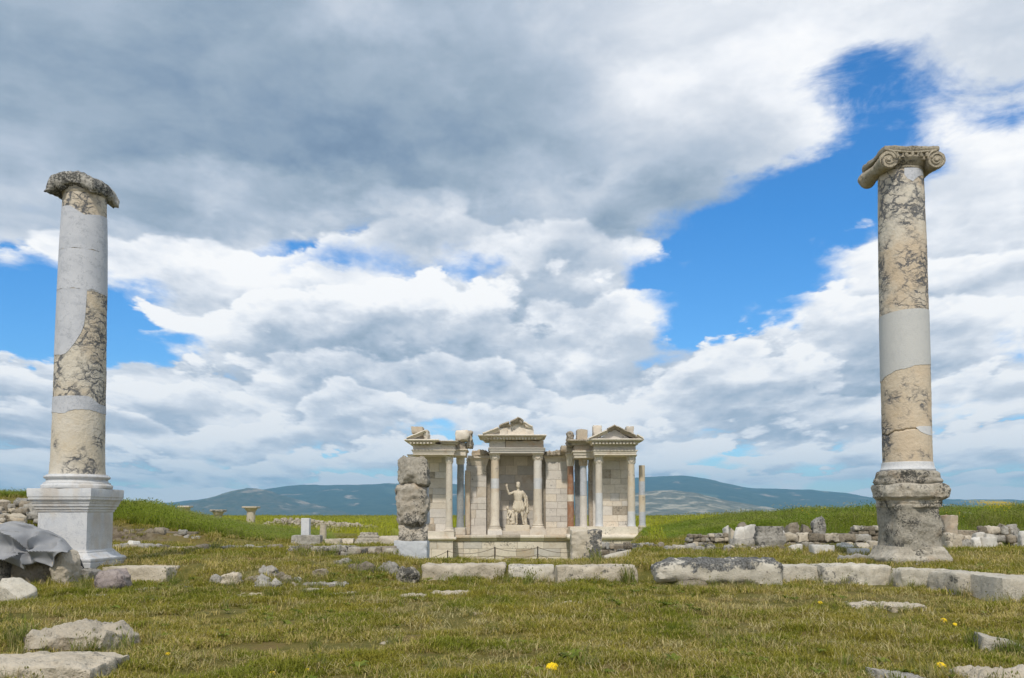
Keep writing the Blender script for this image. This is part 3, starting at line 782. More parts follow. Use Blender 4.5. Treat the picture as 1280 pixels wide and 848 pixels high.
add_square('cornice', pz([(0.432, 640.5), (0.447, 639.5), (0.449, 637), (0.468, 636.5), (0.472, 633.5), (0.492, 632.8), (0.497, 630), (0.507, 629.4), (0.515, 627), (0.530, 625.2), (0.545, 624.6), (0.548, 621.5),
            (0.556, 621), (0.559, 612), (0.552, 610.6), (0.40, 610.3)]), M['marble_ped'], left, LX, LY, LROT, 10, 0.006, 5, 5)
zc_ = lambda y: P(100, y, LY - 0.45).z
V_, f_ = lathe_vf([(0.45, zc_(611)), (0.565, zc_(610.2)), (0.572, zc_(607)), (0.562, zc_(605.6)), (0.535, zc_(604.6)), (0.533, zc_(603)), (0.50, zc_(602)), (0.488, zc_(599.5)), (0.497, zc_(598)), (0.520, zc_(597.4)),
                   (0.531, zc_(595.8)), (0.520, zc_(594.2)), (0.490, zc_(593.7)), (0.485, zc_(592.5)), (0.40, zc_(592))], 96, LX, LY)
mesh('column_base', V_, f_, M['marble_ped'], left, sharp=40)
ls = Shaft(left, LX, LY, [(594, 0.452), (585, 0.440), (560, 0.428), (480, 0.417), (440, 0.413), (360, 0.398), (300, 0.382), (260, 0.362), (232, 0.350)])
ls.drum('shaft_drum', 593.5, 505, M['breccia_a2'] if 'breccia_a2' in M else M['breccia_plain'], seed=2, label='lowest cream drum with faint grey veins')
ls.drum('shaft_drum', 506, 362, M['breccia_a'], seed=3, label='cream drum with dense grey veins')
ls.drum('shaft_drum', 362.5, 229, M['breccia_a'], seed=4, label='uppermost cream drum')
BIGLO = [(-1, 443), (-.8, 444.5), (-.6, 443), (-.45, 440), (-.3, 433), (-.15, 425), (0, 415), (.1, 405), (.14, 390), (.17, 363), (1, 363)]
BIGHI = [(-1, 256), (-.6, 258), (-.3, 264), (0, 268.5), (.3, 267), (.6, 265), (1, 263)]
J1 = [(-1, 311), (1, 311)]; J1b = [(-1, 311.4), (1, 311.4)]; J2 = [(-1, 361.5), (1, 361.5)]; J2b = [(-1, 361.9), (1, 361.9)]
ls.patch('marble_patch', BIGHI, J1, M['marble_grey'], label='upper grey marble repair ring')
ls.patch('marble_patch', J1b, J2, M['marble_grey'], label='middle grey marble repair ring')
ls.patch('marble_patch', J2b, BIGLO, M['marble_grey'], label='grey marble repair tongue reaching down the left side')
ls.patch('marble_patch', [(-1, 496), (.3, 495), (.45, 497), (.7, 503), (1, 505)], [(-1, 515), (-.85, 516.5), (-.5, 517), (-.2, 513), (.1, 511.5), (.4, 513), (1, 514.5)], M['marble_grey'], label='narrow grey marble repair band')
# necking ring and the broken capital
zn = lambda y: P(100, y, LY - 0.36).z
V_, f_ = lathe_vf([(0.34, zn(240)), (0.356, zn(239)), (0.368, zn(237.5)), (0.368, zn(235.5)), (0.352, zn(234.5)), (0.36, zn(232.5)), (0.36, zn(228))], 72, LX, LY)
mesh('necking', V_, f_, M['lime'], left, sharp=40)
V_, f_ = stone_vf(0.90, 0.92, 0.27, 0.75, 0.045, 41, 3.0, 0.026, 0, 0.4, 46)
V_[:, 2] -= 0.55 * np.clip(np.hypot(V_[:, 0] - 0.02, V_[:, 1] * .5) - 0.20, 0, 1) ** 1.25 + 0.06 * np.clip(V_[:, 0], 0, 1)
V_[:, 2] -= 0.06 * fbm(V_ * 3.0, 77, 3) * (V_[:, 2] < 0.10)
V_ = V_ + np.array([LX - 0.03, LY + 0.0, zn(233.5) - 0.005])
mesh('broken_capital', V_, f_, M['capital_old'], left)

# ---- right column
RX, RY = 7.29, 15.9
right = thing('tall_column', 'tall veined column with scrolled capital standing on a pitted weathered pedestal', 'column', (RX, RY, gz1(RX, RY)), 'tall columns flanking the view')
zr = lambda y: P(1140, y, RY - 0.5).z
pr = lambda lst: [(w_, zr(y_)) for w_, y_ in lst]
add_square('pedestal_base', [(0.56, zr(704) - 0.2)] + pr([(0.56, 706), (0.575, 701), (0.565, 698), (0.53, 696), (0.505, 693), (0.49, 690), (0.468, 687), (0.45, 684)]), M['crust'], right, RX - 0.02, RY, R(1), 30, 0.06, 2.6, 13, 8, 0.018, 60)
add_square('die', pr([(0.43, 688), (0.428, 670), (0.425, 650), (0.428, 631)]), M['crust_die'] if 'crust_die' in M else M['crust_heavy'], right, RX, RY, R(1), 34, 0.040, 3.4, 14, 9, 0.018, 60)
add_square('cornice', pr([(0.425, 634), (0.440, 632), (0.447, 629.5), (0.462, 628.5), (0.464, 626), (0.475, 625), (0.50, 623.5), (0.545, 621), (0.555, 616), (0.550, 611), (0.53, 607), (0.50, 604.5), (0.40, 603.5)]),
           M['crust'], right, RX, RY, R(1), 34, 0.055, 3.4, 15, 6, 0.014, 60)
V_, f_ = lathe_vf(rows_of([(0.50, zr(606)), (0.56, zr(604)), (0.57, zr(601)), (0.555, zr(598.5)), (0.53, zr(597)), (0.535, zr(594)), (0.525, zr(591)), (0.50, zr(588.5)), (0.45, zr(587)), (0.40, zr(586))], 0.015), 90, RX, RY)
V_ = displace(V_, 0.05, 4.5, 16, 4, (RX, RY, zr(596)))
mesh('column_base', V_, f_, M['crust'], right, sharp=60)
zs_ = lambda y: P(1140, y, RY - 0.42).z
V_, f_ = lathe_vf([(0.40, zs_(589)), (0.462, zs_(588.5)), (0.474, zs_(586.3)), (0.462, zs_(584.2)), (0.452, zs_(583.4)), (0.446, zs_(580)), (0.438, zs_(577)), (0.40, zs_(576))], 96, RX, RY)
mesh('base_ring', V_, f_, M['marble_white'], right, sharp=40)
rs = Shaft(right, RX, RY, [(590, 0.425), (575, 0.428), (520, 0.424), (460, 0.428), (390, 0.424), (300, 0.416), (240, 0.402), (200, 0.392)])
rs.drum('shaft_drum', 579, 430, M['breccia_plain2'] if 'breccia_plain2' in M else M['breccia_plain'], seed=6, dz=0.012, n=150, crack=lambda u: 537.5 - 2.5 * u - 3 * math.exp(-((u + .75) / .2) ** 2) * -1, label='lower tan drum crossed by a crack')
rs.drum('shaft_drum', 430.5, 206, M['breccia_b'], seed=7, label='upper cream drum with dense grey veins')
rs.patch('marble_patch', [(-1, 391), (0, 388), (1, 386.5)], [(-1, 473), (-.92, 473), (-.75, 467.5), (-.3, 463), (.2, 460), (1, 454.5)], M['marble_band'] if 'marble_band' in M else M['marble_white'], label='broad smooth white marble repair band')
rs.patch('marble_patch', [(.35, 535), (.5, 533.5), (.97, 533)], [(.35, 536), (.55, 541), (.75, 543), (.97, 544)], M['marble_white'], .36, .96, False, label='small white marble chip above the crack')
rs.patch('marble_patch', [(.15, 203), (.97, 204)], [(.15, 219), (.3, 226), (.5, 229), (.75, 221), (.97, 217)], M['marble_grey'], .16, .95, False, label='small grey repair under the capital')
# scrolled capital, built as the real thing: necking, cushion, four scroll ends joined by bolsters, carved band, thin top slab
ct = zs_(205)
V_, f_ = lathe_vf([(0.38, ct - 0.06), (0.405, ct - 0.055), (0.415, ct - 0.03), (0.405, ct - 0.01), (0.42, ct), (0.45, ct + 0.03), (0.49, ct + 0.075), (0.51, ct + 0.11), (0.48, ct + 0.15), (0.40, ct + 0.17)], 80, RX, RY)
V_ = displace(V_, 0.008, 9, 18, 3, (RX, RY, ct))
mesh('cushion', V_, f_, M['lime_cap'] if 'lime_cap' in M else M['lime'], right, sharp=50)
capm = M['lime_cap'] if 'lime_cap' in M else M['lime']
VC = 0.435      # scroll centres from the axis
vz = ct + 0.045
for sx in (-1, 1):
    # the bolster: a waisted cushion running from the front scroll to the back scroll
    prof = []
    for k in range(33):
        s_ = -1 + 2 * k / 32
        rad = 0.115 + 0.052 * abs(s_) ** 1.6 + 0.007 * math.cos(s_ * 22)
        prof.append((rad, s_ * 0.50))
    V_, f_ = lathe_vf(prof, 40, 0, 0)
    V_ = np.stack([V_[:, 0] + RX + sx * VC, RY + V_[:, 2], V_[:, 1] + vz], 1)
    V_ = displace(V_, 0.016, 7, 20 + sx, 4, (RX + sx * VC, RY, vz))
    mesh('bolster', V_, [q_[::-1] for q_ in f_], capm, right, sharp=60)
    for sy in (-1, 1):
        # spiral relief on the scroll face
        path = []; rads = []
        for k in range(64):
            th_ = 2 * math.pi * 2.1 * k / 63; rr = 0.150 * (1 - k / 63) ** 0.85 + 0.020
            path.append((RX + sx * VC - sx * rr * math.sin(th_), RY + sy * 0.505, vz + rr * math.cos(th_))); rads.append(0.020 - 0.008 * k / 63)
        V_, f_ = tube_vf(path, rads, 8)
        sp = mesh('scroll', V_, f_, capm, right)
        V_, f_ = stone_vf(0.07, 0.05, 0.07, 0.95, 0.003, 5, None, 0.012)
        mesh('scroll_eye', V_ + np.array([RX + sx * VC, RY + sy * 0.505, vz - 0.035]), f_, capm, sp)
# channel between the scrolls with its carved leaves, front and back
for sy in (-1, 1):
    V_, f_ = box_vf(RX - 0.42, RX + 0.42, RY + sy * 0.40 - 0.06, RY + sy * 0.40 + 0.06, ct + 0.06, ct + 0.225, 0.02)
    chn = mesh('channel', V_, f_, capm, right, smooth=False)
    for k in range(7):
        x_ = RX - 0.27 + k * 0.09
        V_, f_ = stone_vf(0.055, 0.06, 0.125, 0.95, 0.012, 60 + k, 14, 0.014)
        V_ = rot_z(V_, 0); V_[:, 0] += V_[:, 2] * 0.25 * math.sin(k * 2.1)
        mesh('carved_leaf', V_ + np.array([x_, RY + sy * 0.475, ct + 0.085]), f_, capm, chn)
    path = [(RX + VC * (-1 + 2 * k / 24), RY + sy * 0.49, ct + 0.222 - 0.03 * (1 - (2 * k / 24 - 1) ** 2)) for k in range(25)]
    V_, f_ = tube_vf(path, 0.022, 8); mesh('channel_rim', V_, f_, capm, right)
V_, f_ = stone_vf(1.02, 1.02, 0.105, 0.5, 0.018, 25, 2.5, 0.03, 0, 0.6, 34)
mesh('top_slab', V_ + np.array([RX, RY, ct + 0.21]), f_, capm, right)

# ------------------------------------------------------------------ placing single stones by the photo
EXC = []
def put(name, label, cat, box, d, mat, r=0.25, amp=0.03, seed=1, cuts=0, yaw=0.0, sink=0.10, seg=None, group=None, Y=None, freq=None, tilt=None, chip=0.5, maxn=40, extra=None, zb=None):
    """box: (left, top, right, bottom) in photo pixels of what shows; d: depth from front to back; stands on the ground"""
    x0, y0, x1, y1 = box; cx = (x0 + x1) / 2
    g = ground_at(cx, y1)
    if Y is None: Y = g.y
    pa, pb = P(x0, y1, Y), P(x1, y1, Y)
    sx = pb.x - pa.x
    zt_f, zt_b = P(cx, y0, Y).z, P(cx, y0, Y + d * 0.8).z
    zt = min(zt_f, zt_b) if zt_b < H else zt_f
    xc = (pa.x + pb.x) / 2; yc = Y + d / 2
    xc *= (1 + 0.25 * d / Y)           # the back of a deep stone sits nearer the axis of view
    base = min(gz1(xc, yc), pa.z) if zb is None else zb
    hh = zt - base + sink
    if r < 0.4: r *= 0.55; amp *= 0.75
    V_, f_ = stone_vf(sx, d, hh, r, amp, seed, freq, seg, cuts, chip, maxn)
    if extra is not None: V_ = extra(V_, sx, d, hh)
    if tilt: 
        ax, ay = tilt; V_[:, 2] += V_[:, 0] * math.tan(ax) + V_[:, 1] * math.tan(ay)
    if yaw: V_ = rot_z(V_, yaw)
    o = mesh(name, V_ + np.array([xc, yc, base - sink]), f_, mat, None, sharp=55, origin=(xc, yc, base))
    EXC.append((xc, yc, sx / 2 * 0.93, d / 2 * 0.9))
    return props(o, label, cat, group, 'thing')
# ------------------------------------------------------------------ the fountain building (nymphaeum)
rng = random.Random(7)
def PXX(px, Y): return P(px, 600, Y).x
def PZ(py, Y): return P(640, py, Y).z
nym = thing('nymphaeum', 'ruined marble fountain building with columns and three broken pediments behind a podium', 'ruin', (PXX(655, 48), 48.0, gz1(PXX(655, 48), 48)))
def nbox(name, x0, x1, y0, y1, Y, depth, mat, parent=nym, b=0.02, rough=0.0, seed=0, zb=None, r=0.12):
    """box from photo pixels on its front plane Y, reaching depth back"""
    X0, X1, Z1 = PXX(x0, Y), PXX(x1, Y), PZ(y0, Y); Z0 = PZ(y1, Y) if zb is None else zb
    if rough:
        V_, f_ = stone_vf(X1 - X0, depth, Z1 - Z0, r, rough, seed, None, min(X1 - X0, depth, Z1 - Z0) / 5, 0, 0.6, 24)
        V_ = V_ + np.array([(X0 + X1) / 2, Y + depth / 2, Z0])
        return mesh(name, V_, f_, mat, parent, sharp=55)
    V_, f_ = box_vf(X0, X1, Y, Y + depth, Z0, Z1, b)
    return mesh(name, V_, f_, mat, parent, smooth=False)
def moulding(name, x0, x1, Y, prof, depth, mat, parent=nym, sides=True):
    """prof: (projection towards the viewer in m, photo y) from top to bottom, run along x and returned at both ends"""
    X0, X1 = PXX(x0, Y), PXX(x1, Y)
    n = len(prof); rows_ = []
    for pr_, y_ in prof:
        z_ = PZ(y_, Y); s_ = pr_ if sides else 0
        rows_.append([(X0 - s_, Y + depth, z_), (X0 - s_, Y - pr_, z_), (X1 + s_, Y - pr_, z_), (X1 + s_, Y + depth, z_)])
    V_ = np.array([p_ for r_ in rows_ for p_ in r_]); fc = []
    for k in range(n - 1):
        for i in range(4):
            j = (i + 1) % 4
            fc.append([k * 4 + i, (k + 1) * 4 + i, (k + 1) * 4 + j, k * 4 + j])
    fc.append([0, 1, 2, 3]); fc.append([(n - 1) * 4 + i for i in (3, 2, 1, 0)])
    return mesh(name, V_, fc, mat, parent, smooth=False)
def block_wall(name, x0, x1, y0, y1, Y, mats, course=10.0, length=20.0, seed=1, thick=0.5, zb=None, ragged=0, parent=nym, first=None):
    """a wall of courses: a core slab with every facing block a piece of its own in front of it, joints open"""
    rg = random.Random(seed); X0, X1, Z1 = PXX(x0, Y), PXX(x1, Y), PZ(y0, Y); Z0 = PZ(y1, Y) if zb is None else zb
    s_ = Y / F
    V_, f_ = box_vf(X0 + 0.02, X1 - 0.02, Y + 0.03, Y + thick, Z0, Z1 - 0.02)
    w_ = mesh(name, V_, f_, M['nym_dark'], parent, smooth=False)
    n = max(1, round((Z1 - Z0) / (course * s_))); hs = [rg.uniform(0.72, 1.3) for _ in range(n)]; tot = sum(hs); z = Z1
    for k in range(n):
        h_ = hs[k] / tot * (Z1 - Z0); x = X0
        while x < X1 - 0.02:
            L = length * s_ * rg.uniform(0.6, 1.5); xe = x + L
            if X1 - xe < length * s_ * 0.45: xe = X1
            g_ = 0.005; pr_ = rg.uniform(-0.010, 0.012)
            V_, f_ = box_vf(x + g_, xe - g_, Y - pr_, Y + 0.14, z - h_ + g_, z - g_ * 0.6, 0.014)
            c_ = V_.mean(0); V_ = V_ + 0.012 * fbm(V_ * 2.3, seed, 2)[:, None] * np.array([0.4, 1, 0.4])
            mesh('block', V_, f_, rg.choices([m__ for m__, _ in mats], [w2 for _, w2 in mats])[0], w_, smooth=False)
            x = xe
        z -= h_
    return w_
def ncol(x0, x1, yc0, yc1, ys1, yb1, Y, mats, label=None, cap=True, cap_m='nym', base=True, base_m='nym'):
    """column: x0..x1 the shaft in photo pixels; capital yc0..yc1, shaft to ys1, base to yb1; mats: (photo y where it starts, material)"""
    xc = (PXX(x0, Y) + PXX(x1, Y)) / 2; r_ = (PXX(x1, Y) - PXX(x0, Y)) / 2
    zc0, zc1, zs1, zb1 = (PZ(v_, Y) for v_ in (yc0, yc1, ys1, yb1))
    par = None
    segs = mats + [(ys1, None)]
    for (ya, mt), (yb, _) in zip(segs, segs[1:]):
        za, zb_ = PZ(max(ya, yc1), Y), PZ(yb, Y)
        prof = []
        for k in range(9):
            z_ = za + (zb_ - za) * k / 8; f_ = (z_ - zs1) / (zc1 - zs1)
            rr = r_ * (1.0 - 0.10 * max(0, f_) ** 1.5)
            if f_ < 0.02: rr *= 1.10
            prof.append((rr, z_))
        V_, fc = lathe_vf(prof, 32, xc, Y)
        V_ = displace(V_, 0.012, 3.0, 31, 3, (xc, Y, za))
        fc = [q_[::-1] for q_ in fc]
        if par is None: par = mesh('column', V_, fc, M[mt], nym, sharp=60, origin=(xc, Y, zb1)); 
        else: mesh('shaft_piece', V_, fc, M[mt], par, sharp=60)
    if label: par['label'] = label
    if cap:
        n = 48; a = np.arange(n) / n * 2 * math.pi; hgt = zc0 - zc1; rowsV = []; K = 16
        for k in range(K + 1):
            f_ = k / K
            bell = r_ * (0.92 + 0.16 * f_ + 0.42 * max(0, f_ - 0.55) ** 1.3)
            leaf1 = 0.22 * r_ * max(0, math.sin(min(1, f_ / 0.42) * math.pi * 0.85)) * (np.cos(8 * a) * 0.5 + 0.5) ** 0.8 if f_ < 0.45 else 0 * a
            leaf2 = 0.26 * r_ * max(0, math.sin(min(1, max(0, f_ - 0.2) / 0.55) * math.pi * 0.85)) * (np.cos(8 * a + math.pi) * 0.5 + 0.5) ** 0.8 if 0.2 < f_ < 0.75 else 0 * a
            vol = 0.52 * r_ * max(0, (f_ - 0.6) / 0.4) * (np.cos(4 * a + math.pi) * 0.5 + 0.5) ** 1.6
            rr = bell + leaf1 + leaf2 + vol
            rowsV.append(np.stack([xc + rr * np.cos(a), Y + rr * np.sin(a), np.full(n, zc1 + hgt * 0.86 * f_)], 1))
        V_ = np.concatenate(rowsV); fc = [[k * n + i, k * n + (i + 1) % n, (k + 1) * n + (i + 1) % n, (k + 1) * n + i] for k in range(K) for i in range(n)]
        fc.append([K * n + i for i in range(n)]); fc.append([i for i in range(n)][::-1])
        c_ = mesh('capital', V_, fc, M[cap_m], par, sharp=30)
        ab = r_ * 1.42
        V_, fc = box_vf(xc - ab, xc + ab, Y - ab, Y + ab, zc1 + hgt * 0.86, zc0, 0.03)
        mesh('capital_slab', V_, fc, M[cap_m], par, smooth=False)
    if base:
        h_ = zs1 - zb1
        V_, fc = lathe_vf([(r_ * 1.42, zb1 + 0.30 * h_), (r_ * 1.48, zb1 + 0.40 * h_), (r_ * 1.42, zb1 + 0.55 * h_), (r_ * 1.2, zb1 + 0.62 * h_), (r_ * 1.18, zb1 + 0.72 * h_), (r_ * 1.28, zb1 + 0.80 * h_), (r_ * 1.25, zb1 + 0.92 * h_), (r_ * 1.05, zb1 + h_)], 40, xc, Y)
        mesh('base', V_, fc, M[base_m], par, sharp=40)
        V_, fc = box_vf(xc - r_ * 1.5, xc + r_ * 1.5, Y - r_ * 1.5, Y + r_ * 1.5, zb1, zb1 + 0.31 * h_, 0.02)
        mesh('plinth', V_, fc, M[base_m], par, smooth=False)
    return par
def comb(name, x0, x1, Y, y0, y1, step, depth, mat, parent=nym):
    """a row of dentils in one relief strip"""
    X0, X1 = PXX(x0, Y), PXX(x1, Y); Z1, Z0 = PZ(y0, Y), PZ(y1, Y); n = max(2, int((X1 - X0) / step))
    pts = []
    for k in range(n):
        a_ = X0 + (X1 - X0) * k / n; b_ = X0 + (X1 - X0) * (k + 0.58) / n; c_ = X0 + (X1 - X0) * (k + 1) / n
        pts += [(a_, Y - depth), (b_, Y - depth), (b_, Y + 0.02), (c_, Y + 0.02)]
    m_ = len(pts); V_ = [(x, y, Z0) for x, y in pts] + [(x, y, Z1) for x, y in pts]
    V_ += [(X1, Y + 0.15, Z0), (X0, Y + 0.15, Z0), (X1, Y + 0.15, Z1), (X0, Y + 0.15, Z1)]
    fc = [[i, i + 1, m_ + i + 1, m_ + i] for i in range(m_ - 1)]
    fc += [[2 * m_, 2 * m_ + 1, 2 * m_ + 3, 2 * m_ + 2]]
    for i in range(0, m_, 4):   # undersides and tops of the teeth
        fc += [[i, i + 3 if False else i + 2, i + 1], [m_ + i, m_ + i + 1, m_ + i + 2]]
    return mesh(name, np.array(V_, float), fc, mat, parent, smooth=False)
def raking(name, pts, Y, depth, mat, thick_px=3.2, parent=nym, rough=0.03, seed=1):
    """one length of sloping cornice: pts the two ends of its upper edge in photo pixels; moulded section"""
    (xa, ya), (xb, yb) = pts
    A, B = Vector((PXX(xa, Y), 0, PZ(ya, Y))), Vector((PXX(xb, Y), 0, PZ(yb, Y))); s_ = Y / F
    L = (B - A).length; ux = (B - A) / L; nn = Vector((ux.z, 0, -ux.x)); 
    if nn.z > 0: nn = -nn
    sec = [(0.0, 0.0), (-0.02, 0.25), (0.06, 0.40), (0.10, 0.62), (0.20, 0.70), (0.24, 1.0)]    # back from the front, down
    V_ = []; K = 7
    for k in range(K):
        f_ = k / (K - 1); c_ = A + (B - A) * f_
        for back, dn in sec:
            p_ = c_ + nn * (dn * thick_px * s_); V_.append((p_.x, Y + back, p_.z))
        p_ = c_ + nn * (thick_px * s_); V_.append((p_.x, Y + depth, p_.z)); V_.append((c_.x, Y + depth, c_.z))
    m_ = len(sec) + 2; V_ = np.array(V_); V_ = V_ + rough * fbm(V_ * 2.2, seed, 3)[:, None] * np.array([0.5, 0.6, 1.0])
    fc = [[k * m_ + i, k * m_ + (i + 1) % m_, (k + 1) * m_ + (i + 1) % m_, (k + 1) * m_ + i] for k in range(K - 1) for i in range(m_)]
    fc.append(list(range(m_))[::-1]); fc.append([(K - 1) * m_ + i for i in range(m_)])
    if B.x < A.x: fc = [q_[::-1] for q_ in fc]
    return mesh(name, V_, fc, mat, parent, smooth=False)
def gable(name, poly, Y, depth, mat, parent=nym):
    pl = [(PXX(x, Y), PZ(y, Y)) for x, y in poly]
    V_, f_ = prism_vf(pl, Y, Y + depth); return mesh(name, V_, f_, mat, parent, smooth=False)

ZB = gz1(PXX(650, 47), 47) - 0.35
WARM = [(M['nym'], 6), (M['nym_grey'], 2.0), (M['nym_orange'], 0.8)]
GREY = [(M['nym_grey'], 5), (M['nym'], 2.5)]
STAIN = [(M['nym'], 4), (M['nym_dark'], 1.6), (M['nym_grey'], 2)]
# podium: centre and two forward wings
block_wall('podium', 556, 713, 677, 706, 46.8, WARM, 10.5, 22, 11, 4.2, zb=ZB)
for xa, xb, mk in ((557, 588, 'nym_orange'), (588.3, 621, 'nym'), (621.3, 650, 'nym_dark'), (650.3, 680, 'nym'), (680.3, 713, 'nym_orange')):
    moulding('podium_cornice', xa, xb, 46.8, [(0.20, 669.2), (0.22, 670.2), (0.22, 672.2), (0.14, 672.8), (0.10, 675.0), (0.03, 676.8)], 1.2, M[mk], sides=False)
nbox('podium_floor', 557, 712, 669.5, 673, 47.9, 3.2, M['nym'], b=0)
block_wall('podium_wing', 500, 566.5, 676.3, 706, 45.7, WARM, 11, 24, 12, 5.0, zb=ZB)
moulding('podium_cornice', 500, 566.5, 45.7, [(0.05, 665), (0.05, 671.5), (0.16, 672.2), (0.16, 674.2), (0.05, 676.2)], 5.0, M['nym'])
block_wall('podium_wing', 712.5, 797, 675.3, 706, 45.7, WARM, 11, 24, 13, 5.0, zb=ZB)
moulding('podium_cornice', 712.5, 797, 45.7, [(0.0, 659), (0.0, 668.4), (0.14, 669), (0.18, 671), (0.16, 673), (0.05, 675.2)], 5.0, M['nym'])
# walls
block_wall('niche_wall', 610, 682, 562, 669, 50.0, [(M['nym'], 5), (M['nym_grey'], 4)], 11, 24, 21, 0.8)
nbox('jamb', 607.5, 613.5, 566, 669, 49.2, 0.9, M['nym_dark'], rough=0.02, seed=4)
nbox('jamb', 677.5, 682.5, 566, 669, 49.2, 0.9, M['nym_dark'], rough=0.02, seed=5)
block_wall('flank_wall', 582.5, 608, 582, 669, 48.8, GREY, 10, 17, 22, 0.8)
moulding('wall_crown', 590, 608, 48.8, [(0.22, 570), (0.22, 573), (0.12, 574), (0.08, 577), (0.02, 582)], 0.9, M['nym'])
nbox('crown_fragment', 590, 608.5, 563.2, 570.2, 48.55, 0.8, M['nym_orange'], rough=0.07, seed=6, r=0.4)
nbox('wall_top_block', 583, 590.5, 572, 582, 48.9, 0.7, M['nym_grey'], rough=0.03, seed=16)
block_wall('flank_wall', 682, 712, 577, 669, 48.8, GREY, 9.5, 20, 23, 0.8)
moulding('wall_crown', 682, 712, 48.8, [(0.10, 569.5), (0.10, 571), (0.05, 572), (0.03, 575), (0.0, 577.2)], 0.8, M['nym'])
for k, (xa, xb, ya, yb) in enumerate(((682, 692, 564.5, 569.5), (691.5, 702, 563.6, 569.3), (701.5, 713, 561.5, 568.5))):
    nbox('carved_cornice', xa, xb, ya, yb, 48.45, 1.1, M['nym_dark'], rough=0.06, seed=24 + k, r=0.35)
block_wall('wing_wall', 510, 560, 568, 666, 47.7, STAIN, 9.5, 16, 24, 0.6)
block_wall('wing_wall', 751, 787, 568, 660, 47.7, STAIN, 9.5, 18, 25, 0.6)
nbox('pilaster', 581, 587.5, 588, 668, 48.3, 0.5, M['nym_orange'], rough=0.02, seed=8)
nbox('pilaster', 719, 725.5, 575, 662, 48.3, 0.5, M['nym_blue'], rough=0.02, seed=9)
nbox('pilaster', 736, 744, 572, 662, 48.0, 0.5, M['nym_dark'], rough=0.02, seed=10)
nbox('pilaster', 741, 752.5, 570, 662, 47.9, 0.5, M['nym_grey'], rough=0.02, seed=17)
# columns
ncol(613.2, 624.2, 566.5, 575.5, 657, 663.5, 48.0, [(575, 'breccia_plain'), (598.5, 'marble_white'), (611, 'nym')], 'column mended with a white middle piece, left of the statue')
ncol(666.6, 677.8, 566.5, 576, 655, 662.5, 48.0, [(575, 'nym_grey'), (598, 'marble_white'), (611.5, 'nym')], 'column mended with a white middle piece, right of the statue')
nbox('column_pedestal', 609.5, 628, 663.3, 669.6, 47.6, 0.9, M['nym_grey']); nbox('column_pedestal', 662, 683, 662.3, 669.6, 47.6, 0.9, M['nym'])
ncol(557.2, 565.8, 568.5, 580, 659, 664.5, 46.2, [(579, 'nym')], 'cream column of the left wing')
ncol(511, 519.6, 568.5, 580, 659, 664.5, 46.2, [(579, 'nym_grey')], 'outer column of the left wing')
ncol(571, 580, 569.5, 581, 659.5, 668, 47.6, [(580, 'nym_blue')], 'dark blue grey column of the left wing')
nbox('column_pedestal', 566.5, 581.5, 660, 669, 47.0, 1.2, M['nym'])
ncol(744, 753.2, 568.8, 580.5, 658, 661, 46.2, [(580, 'nym'), (616.5, 'marble_white'), (638.5, 'marble_white')], 'cream column with a white lower half')
ncol(784.2, 793.8, 568.8, 580.5, 658, 661, 46.2, [(580, 'breccia_plain'), (639.5, 'marble_white')], 'mottled cream column with a white foot')
ncol(724.6, 733.8, 572.5, 583, 659.5, 662, 47.2, [(582, 'marble_grey'), (620, 'nym_grey')], 'pale grey column of the right wing', cap_m='nym_orange')
ncol(708.8, 717.4, 567, 583, 659.5, 662, 47.9, [(582, 'nym_red'), (618.5, 'nym'), (627, 'nym_red')], 'rust red column of the right wing')
# centre aedicule: beam, frieze, cornice, pediment
moulding('architrave', 612.5, 679.5, 47.55, [(0.10, 559.8), (0.10, 561), (0.05, 561.4), (0.05, 563.6), (0.0, 563.9), (0.0, 566.6)], 2.6, M['nym_grey'])
nbox('frieze', 611.5, 631.2, 550, 560, 47.55, 2.5, M['nym'], rough=0.02, seed=3, r=0.06)
nbox('frieze', 631.5, 679.8, 550.8, 560, 47.58, 2.5, M['nym_orange'], rough=0.02, seed=4, r=0.06)
comb('dentils', 609, 672, 47.3, 546.8, 549.6, 0.17, 0.12, M['nym'])
moulding('cornice', 607.5, 673, 47.45, [(0.42, 544.2), (0.44, 545.2), (0.40, 546.2), (0.26, 546.8), (0.10, 549.9)], 2.2, M['nym'])
gable('tympanum', [(608, 544.2), (624, 536.2), (647, 526.2), (666.8, 535.6), (667.5, 544.2)], 47.30, 0.6, M['nym'])
for k, (a_, b_) in enumerate((((602.5, 541.6), (622.6, 533.4)), ((623.6, 531.6), (636.2, 526.9)), ((637.2, 526.9), (647.1, 522.2)), ((647.5, 522.2), (654.6, 525.9)), ((655.4, 526.4), (666.6, 531.8)))):
    raking('raking_cornice', (a_, b_), 46.95 + (0, .10, -.06, .05, .12)[k], 1.4, M['nym_dark' if k in (1, 2, 3) else 'nym'], (5.8, 6.4, 5.4, 6.2, 5.6)[k], rough=0.06, seed=50 + k)
nbox('pediment_block', 624, 634.5, 534.5, 545, 47.2, 0.6, M['nym'], rough=0.03, seed=71)
nbox('pediment_block', 656.5, 667, 535.5, 545, 47.2, 0.6, M['nym'], rough=0.03, seed=72)
